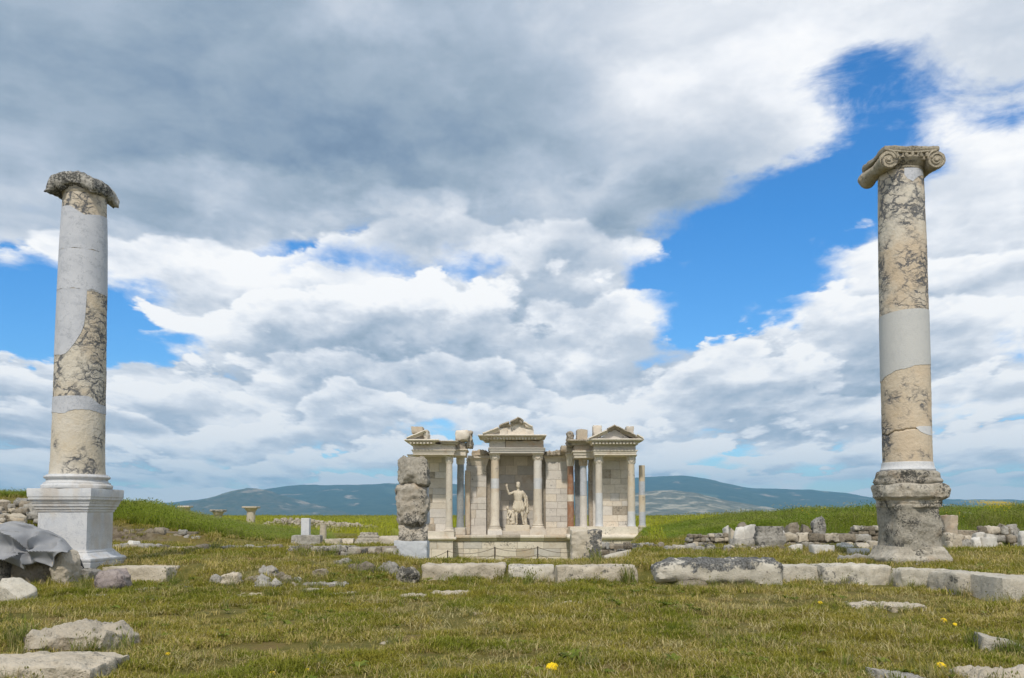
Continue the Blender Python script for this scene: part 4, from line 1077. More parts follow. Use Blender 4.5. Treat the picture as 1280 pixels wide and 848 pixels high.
# left wing
moulding('architrave', 516, 567.5, 45.75, [(0.08, 562.3), (0.08, 563.6), (0.03, 564), (0.03, 566), (0.0, 566.2), (0.0, 568.8)], 2.3, M['nym'])
nbox('frieze', 515.5, 568, 555.5, 562.5, 45.78, 2.2, M['nym'], rough=0.03, seed=75, r=0.08)
moulding('architrave', 567.8, 582, 46.6, [(0.08, 561.3), (0.08, 563), (0.0, 563.5), (0.0, 569.6)], 1.9, M['nym'])
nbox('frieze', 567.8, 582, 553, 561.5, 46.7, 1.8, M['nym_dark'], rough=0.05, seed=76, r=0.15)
comb('dentils', 512, 542, 45.5, 552.6, 555.0, 0.17, 0.12, M['nym'])
moulding('cornice', 513, 541.5, 45.6, [(0.30, 549.6), (0.32, 550.8), (0.28, 552), (0.14, 552.6), (0.05, 555.6)], 1.8, M['nym'])
moulding('cornice', 553, 569, 45.6, [(0.14, 551.2), (0.16, 552.2), (0.10, 553.4), (0.04, 555.6)], 1.8, M['nym_dark'])
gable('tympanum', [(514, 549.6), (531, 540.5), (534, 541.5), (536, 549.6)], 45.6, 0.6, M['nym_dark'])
raking('raking_cornice', ((507.5, 546.4), (530.5, 537.6)), 45.25, 1.3, M['nym'], 4.6, seed=61)
nbox('pediment_block', 529, 535.2, 537.8, 549.8, 45.4, 0.9, M['nym'], rough=0.05, seed=77, r=0.3)
nbox('attic_block', 513.8, 528, 533.4, 541.5, 46.7, 0.9, M['nym_orange'], rough=0.02, seed=78, r=0.08)
nbox('attic_block', 568.8, 585, 537, 551.5, 46.4, 1.0, M['nym'], rough=0.05, seed=79, r=0.22)
nbox('carved_scroll', 582.5, 589.8, 539, 560, 46.7, 0.9, M['nym_dark'], rough=0.07, seed=80, r=0.55)
# right wing
moulding('architrave', 743, 795.5, 45.75, [(0.08, 562.6), (0.08, 564), (0.03, 564.3), (0.03, 566.3), (0.0, 566.6), (0.0, 569)], 2.3, M['nym'])
nbox('frieze', 743, 795, 556.3, 562.8, 45.78, 2.2, M['nym'], rough=0.02, seed=85, r=0.06)
moulding('architrave', 718, 743.2, 46.6, [(0.10, 563.5), (0.10, 565.5), (0.04, 566), (0.04, 569), (0.0, 569.3), (0.0, 572.6)], 2.0, M['nym'])
nbox('frieze', 718, 743, 556.5, 563.7, 46.65, 2.0, M['nym_orange'], rough=0.03, seed=86, r=0.1)
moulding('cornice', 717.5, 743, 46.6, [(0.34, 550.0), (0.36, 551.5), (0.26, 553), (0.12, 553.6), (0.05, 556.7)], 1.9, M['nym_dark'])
comb('dentils', 740, 796, 45.5, 552.5, 555.4, 0.17, 0.12, M['nym'])
moulding('cornice', 742, 796, 45.6, [(0.34, 549.0), (0.36, 550.3), (0.30, 552.0), (0.14, 552.5), (0.05, 556.4)], 1.9, M['nym'])
gable('tympanum', [(748, 549), (769, 537), (789, 549)], 45.6, 0.6, M['nym_grey'])
for k, (a_, b_) in enumerate((((736.2, 547.4), (759.5, 536.0)), ((760, 535.2), (769, 531.0)), ((769.4, 531.0), (777.5, 534.6)), ((778, 534.8), (796, 544.0)), ((797.5, 543.0), (805, 546.8)))):
    raking('raking_cornice', (a_, b_), 45.2, 1.4, M['nym_dark' if k in (1, 2, 3) else 'nym'], 4.8, seed=64 + k)
nbox('attic_block', 741.8, 752.8, 531.6, 546, 46.9, 0.8, M['nym'], rough=0.02, seed=87, r=0.08)
nbox('attic_block', 783.6, 793, 533, 546, 46.9, 0.8, M['nym'], rough=0.02, seed=88, r=0.08)
nbox('attic_block', 721.5, 735, 536.8, 550, 46.4, 1.0, M['nym_orange'], rough=0.025, seed=89, r=0.1)
nbox('carved_scroll', 709.2, 717.5, 539.5, 558, 46.9, 0.8, M['nym_dark'], rough=0.06, seed=90, r=0.6)
nbox('cornice_fragment', 701.5, 719, 556.5, 566, 47.4, 1.0, M['nym_dark'], rough=0.07, seed=91, r=0.35)
nbox('entablature_block', 707, 719.5, 560, 568, 47.5, 1.2, M['nym_grey'], rough=0.03, seed=92, r=0.12)
nbox('corner_block', 806, 812, 700, 706, 45.7, 0.3, M['nym'], b=0) if False else None
# free column at the right end, on its white block
fc_t = thing('free_column', 'lone mottled grey column on a white block at the right end of the fountain building', 'column', (PXX(803, 47), 47.0, PZ(690, 47)))
_s = nym; nym = fc_t
ncol(798.3, 806.4, 576, 582, 657, 669, 47.0, [(582, 'breccia_plain'), (602, 'marble_grey'), (619, 'breccia_plain'), (640, 'marble_grey')], cap=False)
nym = _s
nbox('block', 797.2, 818.2, 668.8, 690, 46.5, 1.0, M['plaster'], fc_t)

# ------------------------------------------------------------------ the statue in the niche
def capsule(a, b, ra, rb, n=12):
    a, b = Vector(a), Vector(b); d = b - a; L = d.length; d = d / max(L, 1e-6); pts = []
    ref = Vector((0, 0, 1)) if abs(d.z) < 0.9 else Vector((1, 0, 0)); u = d.cross(ref).normalized(); w = d.cross(u).normalized()
    rings = [(-ra * math.cos(t_), ra * math.sin(t_)) for t_ in np.linspace(0.15, math.pi / 2, 5)] + [(L + rb * math.sin(t_), rb * math.cos(t_)) for t_ in np.linspace(0, math.pi / 2 - 0.15, 5)]
    V_ = []
    for s_, r_ in rings:
        for k in range(n):
            an = 2 * math.pi * k / n; V_.append(tuple(a + d * s_ + (u * math.cos(an) + w * math.sin(an)) * r_))
    m_ = len(rings); fc = [[k * n + i, k * n + (i + 1) % n, (k + 1) * n + (i + 1) % n, (k + 1) * n + i] for k in range(m_ - 1) for i in range(n)]
    fc.append(list(range(n))[::-1]); fc.append([(m_ - 1) * n + i for i in range(n)])
    return np.array(V_), fc
def sculpt(name, caps, mat, parent, voxel, folds=None):
    """one continuous carved surface from overlapping tapered forms"""
    V_, f_ = join([capsule(*c_) for c_ in caps])
    me = bpy.data.meshes.new(name); me.from_pydata(V_.tolist(), [], f_)
    ob = bpy.data.objects.new(name, me); COL.objects.link(ob)
    md = ob.modifiers.new('union', 'REMESH'); md.mode = 'VOXEL'; md.voxel_size = voxel; md.use_smooth_shade = True
    sm = ob.modifiers.new('soften', 'SMOOTH'); sm.factor = 0.5; sm.iterations = 2
    dg = bpy.context.evaluated_depsgraph_get()
    m2 = bpy.data.meshes.new_from_object(ob.evaluated_get(dg))
    n = len(m2.vertices); co = np.zeros(n * 3); m2.vertices.foreach_get('co', co); co = co.reshape(-1, 3)
    fs = [list(p_.vertices) for p_ in m2.polygons]
    bpy.data.objects.remove(ob)
    if folds is not None: co = folds(co)
    return mesh(name, co, fs, mat, parent)
SY = 48.75; SS = SY / F
def sp_(x, y, d=0.0): return Vector((PXX(x, SY), SY - d, PZ(y, SY)))
st = thing('statue', 'marble statue of an armoured man raising one arm beside a kneeling captive', 'statue', (PXX(647, SY), SY, PZ(669.4, SY)))
nbox('plinth', 628, 665, 664, 669.5, 48.05, 1.3, M['nym'], st); nbox('plinth', 631.5, 662, 656.6, 664.2, 48.25, 1.1, M['statue'], st)
q_ = lambda x, y, d, x2, y2, d2, r1, r2: (sp_(x, y, d), sp_(x2, y2, d2), r1 * SS, r2 * SS)
body = [
 q_(647.6, 605.2, .02, 647.6, 609.0, .05, 2.6, 2.1),                 # skull to chin
 q_(647.6, 607.6, .13, 647.6, 608.6, .14, 0.5, 0.6),                 # nose and mouth
 q_(645.2, 607.2, .02, 645.2, 608.2, .02, 0.5, 0.4), q_(650.0, 607.2, .02, 650.0, 608.2, .02, 0.5, 0.4),   # ears
 q_(647.6, 609.5, 0, 647.8, 613.5, 0, 1.4, 1.8),                     # neck
 q_(643.2, 615.5, 0, 652.6, 616.0, 0, 2.3, 2.3),                     # shoulders
 q_(645.6, 618.2, .03, 646.3, 625.5, .02, 3.8, 3.3), q_(650.4, 618.2, .03, 649.4, 625.5, .02, 3.8, 3.3),  # chest to waist
 q_(645.6, 628.0, .0, 644.8, 635.5, .0, 3.6, 4.3), q_(650.6, 628.0, .0, 651.6, 635.5, .0, 3.6, 4.4), q_(648, 629, .02, 648, 637, .02, 3.8, 4.2),  # kilt
 q_(642.0, 615.8, .0, 636.2, 617.8, .05, 1.7, 1.4),                  # raised arm
 q_(636.2, 617.8, .05, 633.8, 610.0, .12, 1.35, 1.05), q_(633.8, 609.8, .12, 633.2, 607.4, .13, 1.15, 1.0),
 q_(633.2, 607.4, .13, 632.2, 605.4, .14, .42, .34), q_(633.4, 607.2, .14, 633.2, 604.8, .16, .42, .34), q_(633.8, 607.4, .13, 634.2, 605.2, .15, .42, .34), q_(634.1, 607.8, .12, 634.9, 606.2, .13, .36, .3), q_(632.8, 608.3, .16, 631.8, 607.2, .2, .42, .36),
 q_(653.8, 616.5, .0, 656.6, 624.0, -.02, 1.8, 1.4), q_(656.6, 624.0, -.02, 656.2, 631.0, .16, 1.35, 1.0), q_(656.2, 631.2, .16, 656.0, 633.4, .2, 1.0, .7),
 q_(645.4, 637.0, .0, 645.6, 644.5, .06, 2.1, 1.55), q_(645.6, 644.5, .06, 646.0, 653.5, .0, 1.5, 0.95), q_(646.0, 654.8, .0, 645.6, 655.6, .22, 1.1, .7),
 q_(651.6, 637.0, .0, 653.0, 645.0, .02, 2.2, 1.6), q_(653.0, 645.0, .02, 654.0, 653.5, -.03, 1.5, 0.95), q_(654.0, 654.8, -.02, 655.4, 655.6, .2, 1.1, .7),
]
def kilt_folds(co):
    z0, z1 = PZ(640, SY), PZ(627, SY)
    w_ = sstep(co[:, 2], z0 - .05, z0 + .05) * (1 - sstep(co[:, 2], z1 - .1, z1))
    an = np.arctan2(co[:, 1] - SY, co[:, 0] - PXX(648, SY))
    k = 1 + 0.075 * w_ * np.cos(an * 15)
    c_ = np.array([PXX(648, SY), SY, 0]); k = np.stack([k, k, np.ones(len(co))], 1)
    return (co - c_) * k + c_ + 0.006 * fbm(co * 14, 3, 3)[:, None]
fig = sculpt('figure', body, M['statue'], st, 0.018, kilt_folds)
hair = [q_(647.6, 604.6, -.04, 647.6, 606.8, -.06, 2.3, 2.2), q_(646.2, 604.0, .06, 649.2, 604.0, .06, 1.0, 1.0), q_(645.4, 605.0, .02, 649.8, 605.0, .02, .9, .9)]
sculpt('hair', hair, M['statue'], fig, 0.016, lambda co: co + 0.012 * fbm(co * 22, 5, 3)[:, None])
cloak = [q_(653.0, 614.8, -.05, 657.4, 622, -.14, 1.7, 2.3), q_(657.6, 622, -.14, 659.0, 640, -.10, 2.4, 2.6), q_(659.0, 636, -.10, 656.6, 648, -.14, 2.4, 1.6), q_(656.0, 644, -.16, 657.4, 656, -.14, 1.8, 2.2), q_(643, 615, -.12, 655, 618, -.16, 1.8, 2.4)]
sculpt('cloak', cloak, M['statue'], st, 0.02, lambda co: co + 0.04 * (np.sin(co[:, 0] * 42 + 2.0 * np.sin(co[:, 2] * 3)) * 0.5)[:, None] * np.array([[0.2, 1, 0]]) + 0.008 * fbm(co * 12, 9, 3)[:, None])
capt = [q_(634.2, 634.4, .08, 634.2, 636.6, .1, 1.7, 1.4), q_(634.2, 635.8, .2, 634.2, 636.4, .2, .4, .4), q_(634.8, 638, .05, 636.2, 640.5, .03, 1.4, 2.4),
        q_(636.6, 640.5, .0, 641.2, 645.0, -.04, 3.0, 3.2), q_(641, 640, -.02, 643.2, 637.6, -.02, 2.4, 1.8), q_(640.5, 646.0, .0, 641.6, 653.5, -.02, 3.0, 2.6),
        q_(641.6, 651.5, .0, 634.4, 648.6, .22, 1.9, 1.5), q_(634.4, 648.6, .22, 635.6, 655.0, .2, 1.4, 1.0), q_(635.6, 655.4, .2, 633.4, 655.8, .3, .9, .7), q_(641, 653.6, .06, 634.6, 654.8, .05, 1.7, 1.2),
        q_(635.2, 641, .1, 633.6, 645.2, .16, 1.1, .9), q_(633.6, 645.2, .16, 636.0, 648.4, .28, .9, .7), q_(638.6, 641.4, .16, 636.4, 646.0, .26, 1.1, .8)]
sculpt('captive', capt, M['statue'], st, 0.018, lambda co: co + 0.012 * fbm(co * 12, 13, 3)[:, None])

# ------------------------------------------------------------------ rope barrier before the podium
posts = []
for k, (px, y0, y1) in enumerate(((559.5, 688, 704), (618.6, 683.5, 701.5), (672.2, 683, 701))):
    Yp = 44.8; b_ = P(px, y1 + 4, Yp); tp = P(px, y0, Yp); zg = gz1(b_.x, Yp)
    lab = ('thin dark iron barrier post near the left wing of the fountain podium', 'thin dark iron barrier post before the left half of the podium centre', 'thin dark iron barrier post before the podium, nearest the grey leaning block')[k]
    V_, f_ = lathe_vf([(0.035, zg), (0.035, zg + 0.03), (0.030, zg + 0.04), (0.030, tp.z - 0.03), (0.034, tp.z - 0.02), (0.02, tp.z)], 10, b_.x, Yp)
    if 'iron' not in M:
        m_, t_, b = material('rusty_iron'); b.inputs['Base Color'].default_value = (0.045, 0.03, 0.022, 1); b.inputs['Roughness'].default_value = 0.7; M['iron'] = m_
        m_, t_, b = material('grey_rope'); b.inputs['Base Color'].default_value = (0.17, 0.14, 0.11, 1); b.inputs['Roughness'].default_value = 0.9; M['rope'] = m_
    props(mesh('barrier_post', V_, f_, M['iron'], None, sharp=40), lab, 'post', 'iron posts of the rope barrier', 'thing')
    posts.append((b_.x, Yp, tp.z))
ends = [(posts[0][0] - 2.6, 44.9, posts[0][2] - 0.5)] + posts + [(posts[2][0] + 2.4, 44.9, posts[2][2] - 0.15)]
spans = ('left of the first iron post', 'between the first and second iron posts', 'between the second and third iron posts', 'from the third iron post to the right')
for k in range(4):
    a_, b_ = ends[k], ends[k + 1]
    for lev, wd in ((0.05, 'upper'), (0.42, 'lower')):
        pth = [(a_[0] + (b_[0] - a_[0]) * i / 14, a_[1] + (b_[1] - a_[1]) * i / 14, a_[2] + (b_[2] - a_[2]) * i / 14 - lev - 0.22 * (1 - (2 * i / 14 - 1) ** 2) * min(1, abs(b_[0] - a_[0]) / 2.5)) for i in range(15)]
        V_, f_ = tube_vf(pth, 0.014, 5)
        props(mesh('rope', V_, f_, M['rope'], None), wd + ' slack rope of the barrier ' + spans[k], 'rope', 'ropes of the barrier before the podium', 'thing')
# ------------------------------------------------------------------ special stone skins: crust that sits on one side of the stone
def m_sided(name, axis, lo, hi, base, base2, dark, amt):
    m_, t_, b = material(name)
    v, rnd, raw = obj_coords(t_)
    x = t_.sep(raw)[axis]
    n1 = t_.noise(v, 1.8, 6, 0.6); n2 = t_.noise(v, 9.0, 7, 0.72); n3 = t_.noise(v, 40, 4, 0.6)
    c = t_.mix(t_.step(n1, 0.35, 0.65), base, base2)
    c = t_.mix(t_.mul(t_.step(n2, 0.45, 0.75), 0.35), c, (0.36, 0.27, 0.16))
    side = t_.step(x, lo, hi)
    dd = t_.add(t_.mul(t_.sub(n2, 0.5), 2.2), t_.add(t_.mul(t_.sub(n1, 0.5), 1.6), t_.mul(t_.sub(side, 0.5), amt)))
    k = t_.step(dd, 0.08, 0.30)
    c = t_.mix(t_.mul(k, 0.9), c, t_.mix(t_.step(n3, 0.4, 0.62), dark, (0.17, 0.175, 0.175)))
    t_.put(b.inputs['Base Color'], c); b.inputs['Roughness'].default_value = 0.9
    bump(t_, b, t_.add(t_.add(t_.mul(n1, 0.5), n2), t_.mul(n3, 0.4)), 0.8, 0.035)
    return m_
M['sided_right'] = m_sided('pale_stone_crusted_one_side', 0, -0.16, 0.22, (0.57, 0.51, 0.42), (0.50, 0.44, 0.34), (0.04, 0.042, 0.045), 0.75)
M['slab_dark'] = m_sided('black_crusted_slab', 2, 0.06, 0.42, (0.55, 0.51, 0.43), (0.46, 0.42, 0.34), (0.028, 0.03, 0.033), 0.8)

# ------------------------------------------------------------------ the row of blocks along the edge of the court
ROW = 'blocks along the edge of the court'
put('edge_block', 'long pale low block, leftmost of the row before the fountain podium, ragged right end', 'stone block', (527, 704, 633, 725), 0.55, M['lime'], 0.30, 0.035, 101, group=ROW, seg=0.04)
put('edge_block', 'pale block left of the dark crack in the row before the podium', 'stone block', (634.5, 706, 692.8, 728.5), 0.55, M['lime_white'], 0.20, 0.022, 102, group=ROW, seg=0.04)
put('edge_block', 'long pale block right of the dark crack in the row before the podium', 'stone block', (694.6, 706, 796, 729), 0.55, M['lime'], 0.22, 0.026, 103, group=ROW, seg=0.04)
zsl = gz1(2.9, 13.2)
put('fallen_slab', 'long slab with black crusted face propped above the grass, right of the podium', 'stone slab', (818, 699, 976.5, 736), 0.62, M['slab_dark'], 0.55, 0.035, 104, seg=0.04, sink=-0.07, chip=0.7,
    extra=lambda V, sx, d, h: np.stack([V[:, 0], V[:, 1] - 0.10 * (V[:, 2] / h) * 0, V[:, 2] + np.where(V[:, 2] < h * 0.5, -0.10 * (V[:, 0] / sx + 0.5) + 0.02, 0) - 0.05 * sstep(-V[:, 0], sx * .33, sx * .5) * (V[:, 2] > h * .5)], 1), zb=zsl)
put('prop_stone', 'small brown stone under the left end of the black slab', 'stone', (848, 726, 884, 738), 0.40, M['field'], 0.6, 0.03, 105)
put('edge_block', 'pale block just right of the black slab', 'stone block', (975, 705.5, 1022.4, 730), 0.62, M['lime_white'], 0.16, 0.02, 106, group=ROW, seg=0.04)
put('edge_block', 'long pale block with a broken lip in front of the pitted pedestal', 'stone block', (1025, 705, 1112, 730.5), 0.62, M['lime_white'], 0.22, 0.03, 107, group=ROW, seg=0.04)
put('edge_block', 'cracked pale block under the right foot of the pitted pedestal', 'stone block', (1121, 710, 1180.5, 734), 0.60, M['lime_white'], 0.18, 0.025, 108, group=ROW, cuts=1, seg=0.04)
put('edge_block', 'rounded pale block turned away, second from the right end of the row', 'stone block', (1183.5, 712.5, 1227.5, 744.5), 0.75, M['lime_white'], 0.16, 0.03, 109, group=ROW, seg=0.035, cuts=3, yaw=R(12))
put('edge_block', 'large pale block at the right end of the row', 'stone block', (1231.5, 717, 1300, 752), 0.9, M['lime_white'], 0.16, 0.025, 110, group=ROW, seg=0.04, cuts=2, yaw=R(8))
put('edge_slab', 'long pale slab with a ledge in front of the clean white pedestal', 'stone slab', (134, 707, 214, 729), 0.75, M['lime'], 0.16, 0.02, 111, seg=0.04)
put('edge_slab', 'low grey slab at the foot of the clean white pedestal', 'stone slab', (66, 711.5, 116, 720), 0.5, M['lime_grey'], 0.3, 0.03, 112)
put('boulder', 'round mauve boulder with a dark broken face', 'boulder', (116, 712, 156.5, 740), 0.55, M['pink'], 0.95, 0.03, 113, cuts=3, seg=0.025, sink=0.06)
put('white_block', 'white cut block with a small hole at the left edge of the lawn', 'stone block', (-12, 722, 41, 754), 0.45, M['lime_white'], 0.14, 0.02, 114, cuts=5, seg=0.025, yaw=R(-14), extra=lambda V, sx, d, h: np.stack([V[:, 0], V[:, 1], np.where(V[:, 2] > h * .4, V[:, 2] - 0.55 * np.clip(V[:, 0], 0, 1) * (V[:, 2] / h), V[:, 2])], 1))
put('foreground_rock', 'broad broken rock with a hollow underside in the near left grass', 'rock', (24, 783, 169, 815), 0.62, M['lime'], 0.40, 0.06, 115, cuts=6, seg=0.022, sink=0.05, maxn=60, freq=4.0)
put('foreground_slab', 'flat pale slab partly overgrown at the near left corner', 'rock', (-60, 818, 131, 858), 0.62, M['lime'], 0.30, 0.035, 116, cuts=3, seg=0.022, maxn=60, freq=4.0)
put('small_rock', 'grey pointed rock at the lower right edge of the lawn', 'rock', (1096, 836, 1160, 856), 0.3, M['lime_grey'], 0.4, 0.03, 117, cuts=5, seg=0.015)
put('small_rock', 'smooth cream rock in the near right corner', 'rock', (1216, 834, 1310, 866), 0.45, M['lime'], 0.5, 0.03, 118, cuts=3, seg=0.02)
put('small_rock', 'light grey wedge of stone leaning in the right grass', 'rock', (1222, 794, 1275, 816), 0.35, M['lime_white'], 0.15, 0.012, 119, cuts=2, seg=0.02, tilt=(R(-14), R(4)))
for k, (bx, lab) in enumerate((((1064, 752.5, 1112, 763), 'flat pinkish stone sunk in the grass, left of a pair below the pitted pedestal'), ((1108, 753.5, 1155, 765), 'flat pinkish stone sunk in the grass, right of a pair below the pitted pedestal'),
    ((540, 739, 592, 746), 'flat pale paving stone in the grass below the long edge block'), ((494, 743.5, 531, 750), 'flat pale paving stone left of the one below the long edge block'),
    ((378, 728.5, 433, 734.5), 'long pale strip of stone flush with the grass beside the rocks'), ((378, 736, 399, 743.5), 'small tan stone flush with the grass below the strip of stone'),
    ((408, 741, 446, 747), 'flat tan paving stone nearly covered by grass'), ((694, 752.5, 764, 757.5), 'long thin pale stone barely showing through the lawn'),
    ((295, 743, 330, 747), 'flat buried stone below the field rocks'), ((112, 743.5, 142, 748), 'flat ochre stone sunk in the grass below the mauve boulder'), ((170, 735.5, 196, 740), 'thin grey stone sunk in the grass beside the mauve boulder'))):
    put('paving_stone', lab, 'paving stone', bx, 0.5 if bx[3] - bx[1] > 6 else 0.35, M['lime'] if k not in (4, 10) else M['lime_grey'], 0.4, 0.02, 130 + k, cuts=1, sink=0.06, group='flat stones sunk in the lawn', seg=0.03)

# ------------------------------------------------------------------ loose field rocks on the left
FR = 'loose rocks on the left lawn'
for k, (bx, mt, lab) in enumerate((
    ((260, 720.5, 277.5, 731), 'lime_grey', 'round grey rock, leftmost of the rocks on the left lawn'),
    ((277, 715, 302, 735), 'lime', 'lumpy pinkish rock beside the leftmost grey one'),
    ((304, 720.5, 323, 729), 'field', 'low brown rock between the lumpy one and the peaked one'),
    ((323, 708.5, 345, 722), 'lime_grey', 'peaked pale rock at the top of the heap on the left lawn'),
    ((319.5, 720, 339, 732), 'lime_grey', 'rounded rock below the peaked one'),
    ((345, 716.5, 357, 726), 'field', 'small brown rock right of the peaked one'),
    ((348, 721, 365, 731), 'field', 'brown rock leaning at the right of the heap'),
    ((365.5, 722.5, 377.5, 729), 'crust_heavy', 'small black stone at the right end of the heap'),
    ((319, 728, 351, 738), 'lime_grey', 'flat grey rock at the front of the heap'),
    ((363, 729.5, 378, 733.5), 'lime', 'small pale chip in front of the black stone'),
    ((392, 710.5, 409.5, 722), 'field', 'earthy rock alone between the heap and the row towards the pillar'),
    ((417, 699.5, 438.5, 708), 'lime_grey', 'pale rock at the back of the row towards the stone pillar'),
    ((433, 706.5, 447, 715.5), 'field', 'brown rock in front of the pale one in the row towards the pillar'),
    ((445, 703, 467, 718), 'field', 'big earthy lump in the middle of the row towards the pillar'),
    ((470, 704.5, 498, 719), 'lime_grey', 'broad grey rock in the row towards the pillar'),
    ((496, 711, 521, 723), 'crust', 'dark hollow rock just below the stone pillar'),
    ((518, 708, 530, 716), 'lime', 'pale stone between the pillar and the first edge block'),
    ((228, 733.5, 240, 738), 'lime_grey', 'small grey stone alone in front of the left rocks'),
    ((184, 748, 197, 752.5), 'lime_grey', 'small grey stone on the lawn below the long slab'))):
    w_ = (bx[2] - bx[0]) / 80
    put('field_rock', lab, 'rock', bx, max(0.16, w_ * 0.9), M[mt], 0.55, 0.055 * max(0.3, w_ / 0.35), 150 + k, cuts=8, sink=0.05, group=FR, seg=max(0.012, w_ / 12))
PEB = ('left of the big dandelion and well behind it', 'just right of the big dandelion', 'under the long thin pale stone', 'behind the half open dandelion', 'below the flat paving stone', 'left of the pointed grey rock', 'alone in the right half of the lawn',
       'below the black slab', 'between the long thin stone and the big dandelion', 'right of the near left rock', 'right of the near left rock but farther off', 'left of the big dandelion, nearest the camera', 'between the big dandelion and the pointed grey rock', 'left of the light grey wedge of stone')
for k, (px, py, s_) in enumerate(((482, 806, 7), (730, 833, 9), (724, 757, 6), (620, 790, 6), (596, 770, 8), (1052, 836, 6), (905, 812, 5), (860, 786, 5), (770, 795, 5), (396, 812, 4), (330, 790, 4), (545, 838, 5), (1010, 822, 5), (1132, 792, 5))):
    put('pebble', 'small pale pebble in the near grass, ' + PEB[k], 'pebble', (px - s_, py - s_ * 0.55, px + s_, py), 0.07, M['lime'], 0.8, 0.008, 180 + k, cuts=2, sink=0.02, group='pebbles in the near grass', seg=0.012)

# ------------------------------------------------------------------ the mended stone pillar
g = ground_at(515, 703.5); PYy = g.y
pil = thing('stone_pillar', 'rough pillar of three stacked crusted stones on a white block, left of the fountain building', 'pillar', (P(515, 703, PYy).x, PYy + 0.35, g.z))
def pstone(name, box, d, mat, r, amp, seed, dy=0.0, cuts=0, parent=pil, chip=0.5, extra=None, label=None):
    x0, y0, x1, y1 = box; Y = PYy + dy; A, B = P(x0, y1, Y), P(x1, y0, Y)
    V_, f_ = stone_vf(B.x - A.x, d, B.z - A.z, r, amp, seed, 3.0, 0.035, cuts, chip, 36)
    if extra: V_ = extra(V_)
    o = mesh(name, V_ + np.array([(A.x + B.x) / 2, Y + d / 2, A.z]), f_, mat, parent, sharp=60)
    if label: o['label'] = label
    return o
pstone('base_block', (492.3, 676.5, 534.0, 707), 0.62, M['plaster'], 0.07, 0.008, 201, label='clean white base block')
pstone('pillar_stone', (494.5, 654.5, 532.8, 679), 0.60, M['pillar'], 0.34, 0.055, 202, 0.03, 2)
pstone('pillar_stone', (495.0, 605, 532.8, 656.5), 0.62, M['pillar'], 0.32, 0.055, 203, 0.02, 3)
pstone('pillar_stone', (495.3, 570.5, 533.3, 606.5), 0.66, M['crust'], 0.36, 0.05, 204, 0.0, 4, label='topmost stone, blackened')
pstone('mortar_strip', (531.0, 606, 535.0, 655), 0.34, M['plaster'], 0.4, 0.02, 205, 0.30)
# ------------------------------------------------------------------ stones in front of the podium
put('standing_block', 'upright block, pale on the left and crusted black on the right, before the podium', 'stone block', (714, 662.5, 752, 704.5), 0.42, M['sided_right'], 0.22, 0.03, 211, seg=0.03)
put('small_rock', 'small speckled stone at the foot of the upright two toned block', 'rock', (733, 690.5, 752.5, 704.8), 0.22, M['lime_grey'], 0.5, 0.03, 212, cuts=2, seg=0.02)
put('tilted_slab', 'pale grooved slab leaning beside the upright two toned block', 'stone slab', (756, 691, 786, 704.6), 0.35, M['lime_white'], 0.12, 0.012, 213, cuts=1, seg=0.025, tilt=(R(16), R(5)))

# ------------------------------------------------------------------ low walls: every stone a piece
def rubble_wall(name, label, x0, x1, y0, y1, mats, size=9.0, seed=1, d=0.5, parent_cat='wall', Y=None, ragged=0.25, sizez=None, r=0.5, cuts=2, rowjit=0.2):
    """a low wall of fitted rough stones between photo pixels"""
    rg = random.Random(seed); xm = (x0 + x1) / 2
    g_ = ground_at(xm, y1); Yw = Y or g_.y; s_ = Yw / F
    A, B = P(x0, y1, Yw), P(x1, y0, Yw); base = min(gz1(xm_, Yw) for xm_ in (A.x, B.x, (A.x + B.x) / 2)); base = min(base, A.z)
    w_ = thing(name, label, parent_cat, ((A.x + B.x) / 2, Yw + d / 2, base))
    V_, f_ = box_vf(A.x + 0.06, B.x - 0.06, Yw + 0.10, Yw + d, base - 0.1, B.z - 0.05 - 0.3 * ragged * (B.z - base), 0.03)
    mesh('core', V_ + 0.03 * fbm(V_ * 2, seed, 2)[:, None], f_, M['field'], w_, smooth=False)
    H_ = B.z - base; sz = (sizez or size * 0.72) * s_; n = max(1, round(H_ / sz)); z = base - 0.04
    for k in range(n):
        h_ = H_ / n * rg.uniform(0.85, 1.15); x = A.x + rg.uniform(-0.1, 0.05)
        while x < B.x - 0.03:
            L = size * s_ * rg.uniform(0.55, 1.6)
            if k == n - 1 and rg.random() < ragged: x += L; continue
            hh = h_ * rg.uniform(0.85, 1.25)
            V_, f_ = stone_vf(L * 1.04, d * 0.6, hh, r, 0.12 * min(L, hh), rg.randrange(9999), None, max(min(L, hh) / 4, 0.03), cuts, 0.6, 9)
            mesh('stone', V_ + np.array([x + L / 2, Yw + d * 0.28 + rg.uniform(-0.05, 0.04), z + rg.uniform(-rowjit, rowjit) * 0.1 * hh]), f_, M[rg.choice(mats)], w_, sharp=60)
            x += L * rg.uniform(0.98, 1.06)
        z += h_
    return w_
rubble_wall('low_wall', 'low dark rubble wall in front of the free column, right of the podium', 751, 832, 678.5, 690.5, ['crust', 'field', 'lime_grey', 'crust_heavy'], 8, 301, ragged=0.1)
rubble_wall('low_wall', 'low crusted kerb wall of rubble between the free column and the white slabs', 832, 908, 681.5, 690.8, ['crust', 'lime_grey', 'crust_heavy', 'lime_grey'], 10, 302, ragged=0.1)
rubble_wall('low_wall', 'long low kerb of worn stones below the white slabs and the moulded block', 908, 990, 680.5, 688.5, ['lime_grey', 'lime', 'crust', 'field'], 12, 303, ragged=0.05)
rubble_wall('low_wall', 'brown rubble wall in the meadow edge, left of the white slabs', 862, 916, 666, 682, ['field', 'field', 'lime', 'lime_grey'], 7.5, 304, Y=23.5, ragged=0.35)
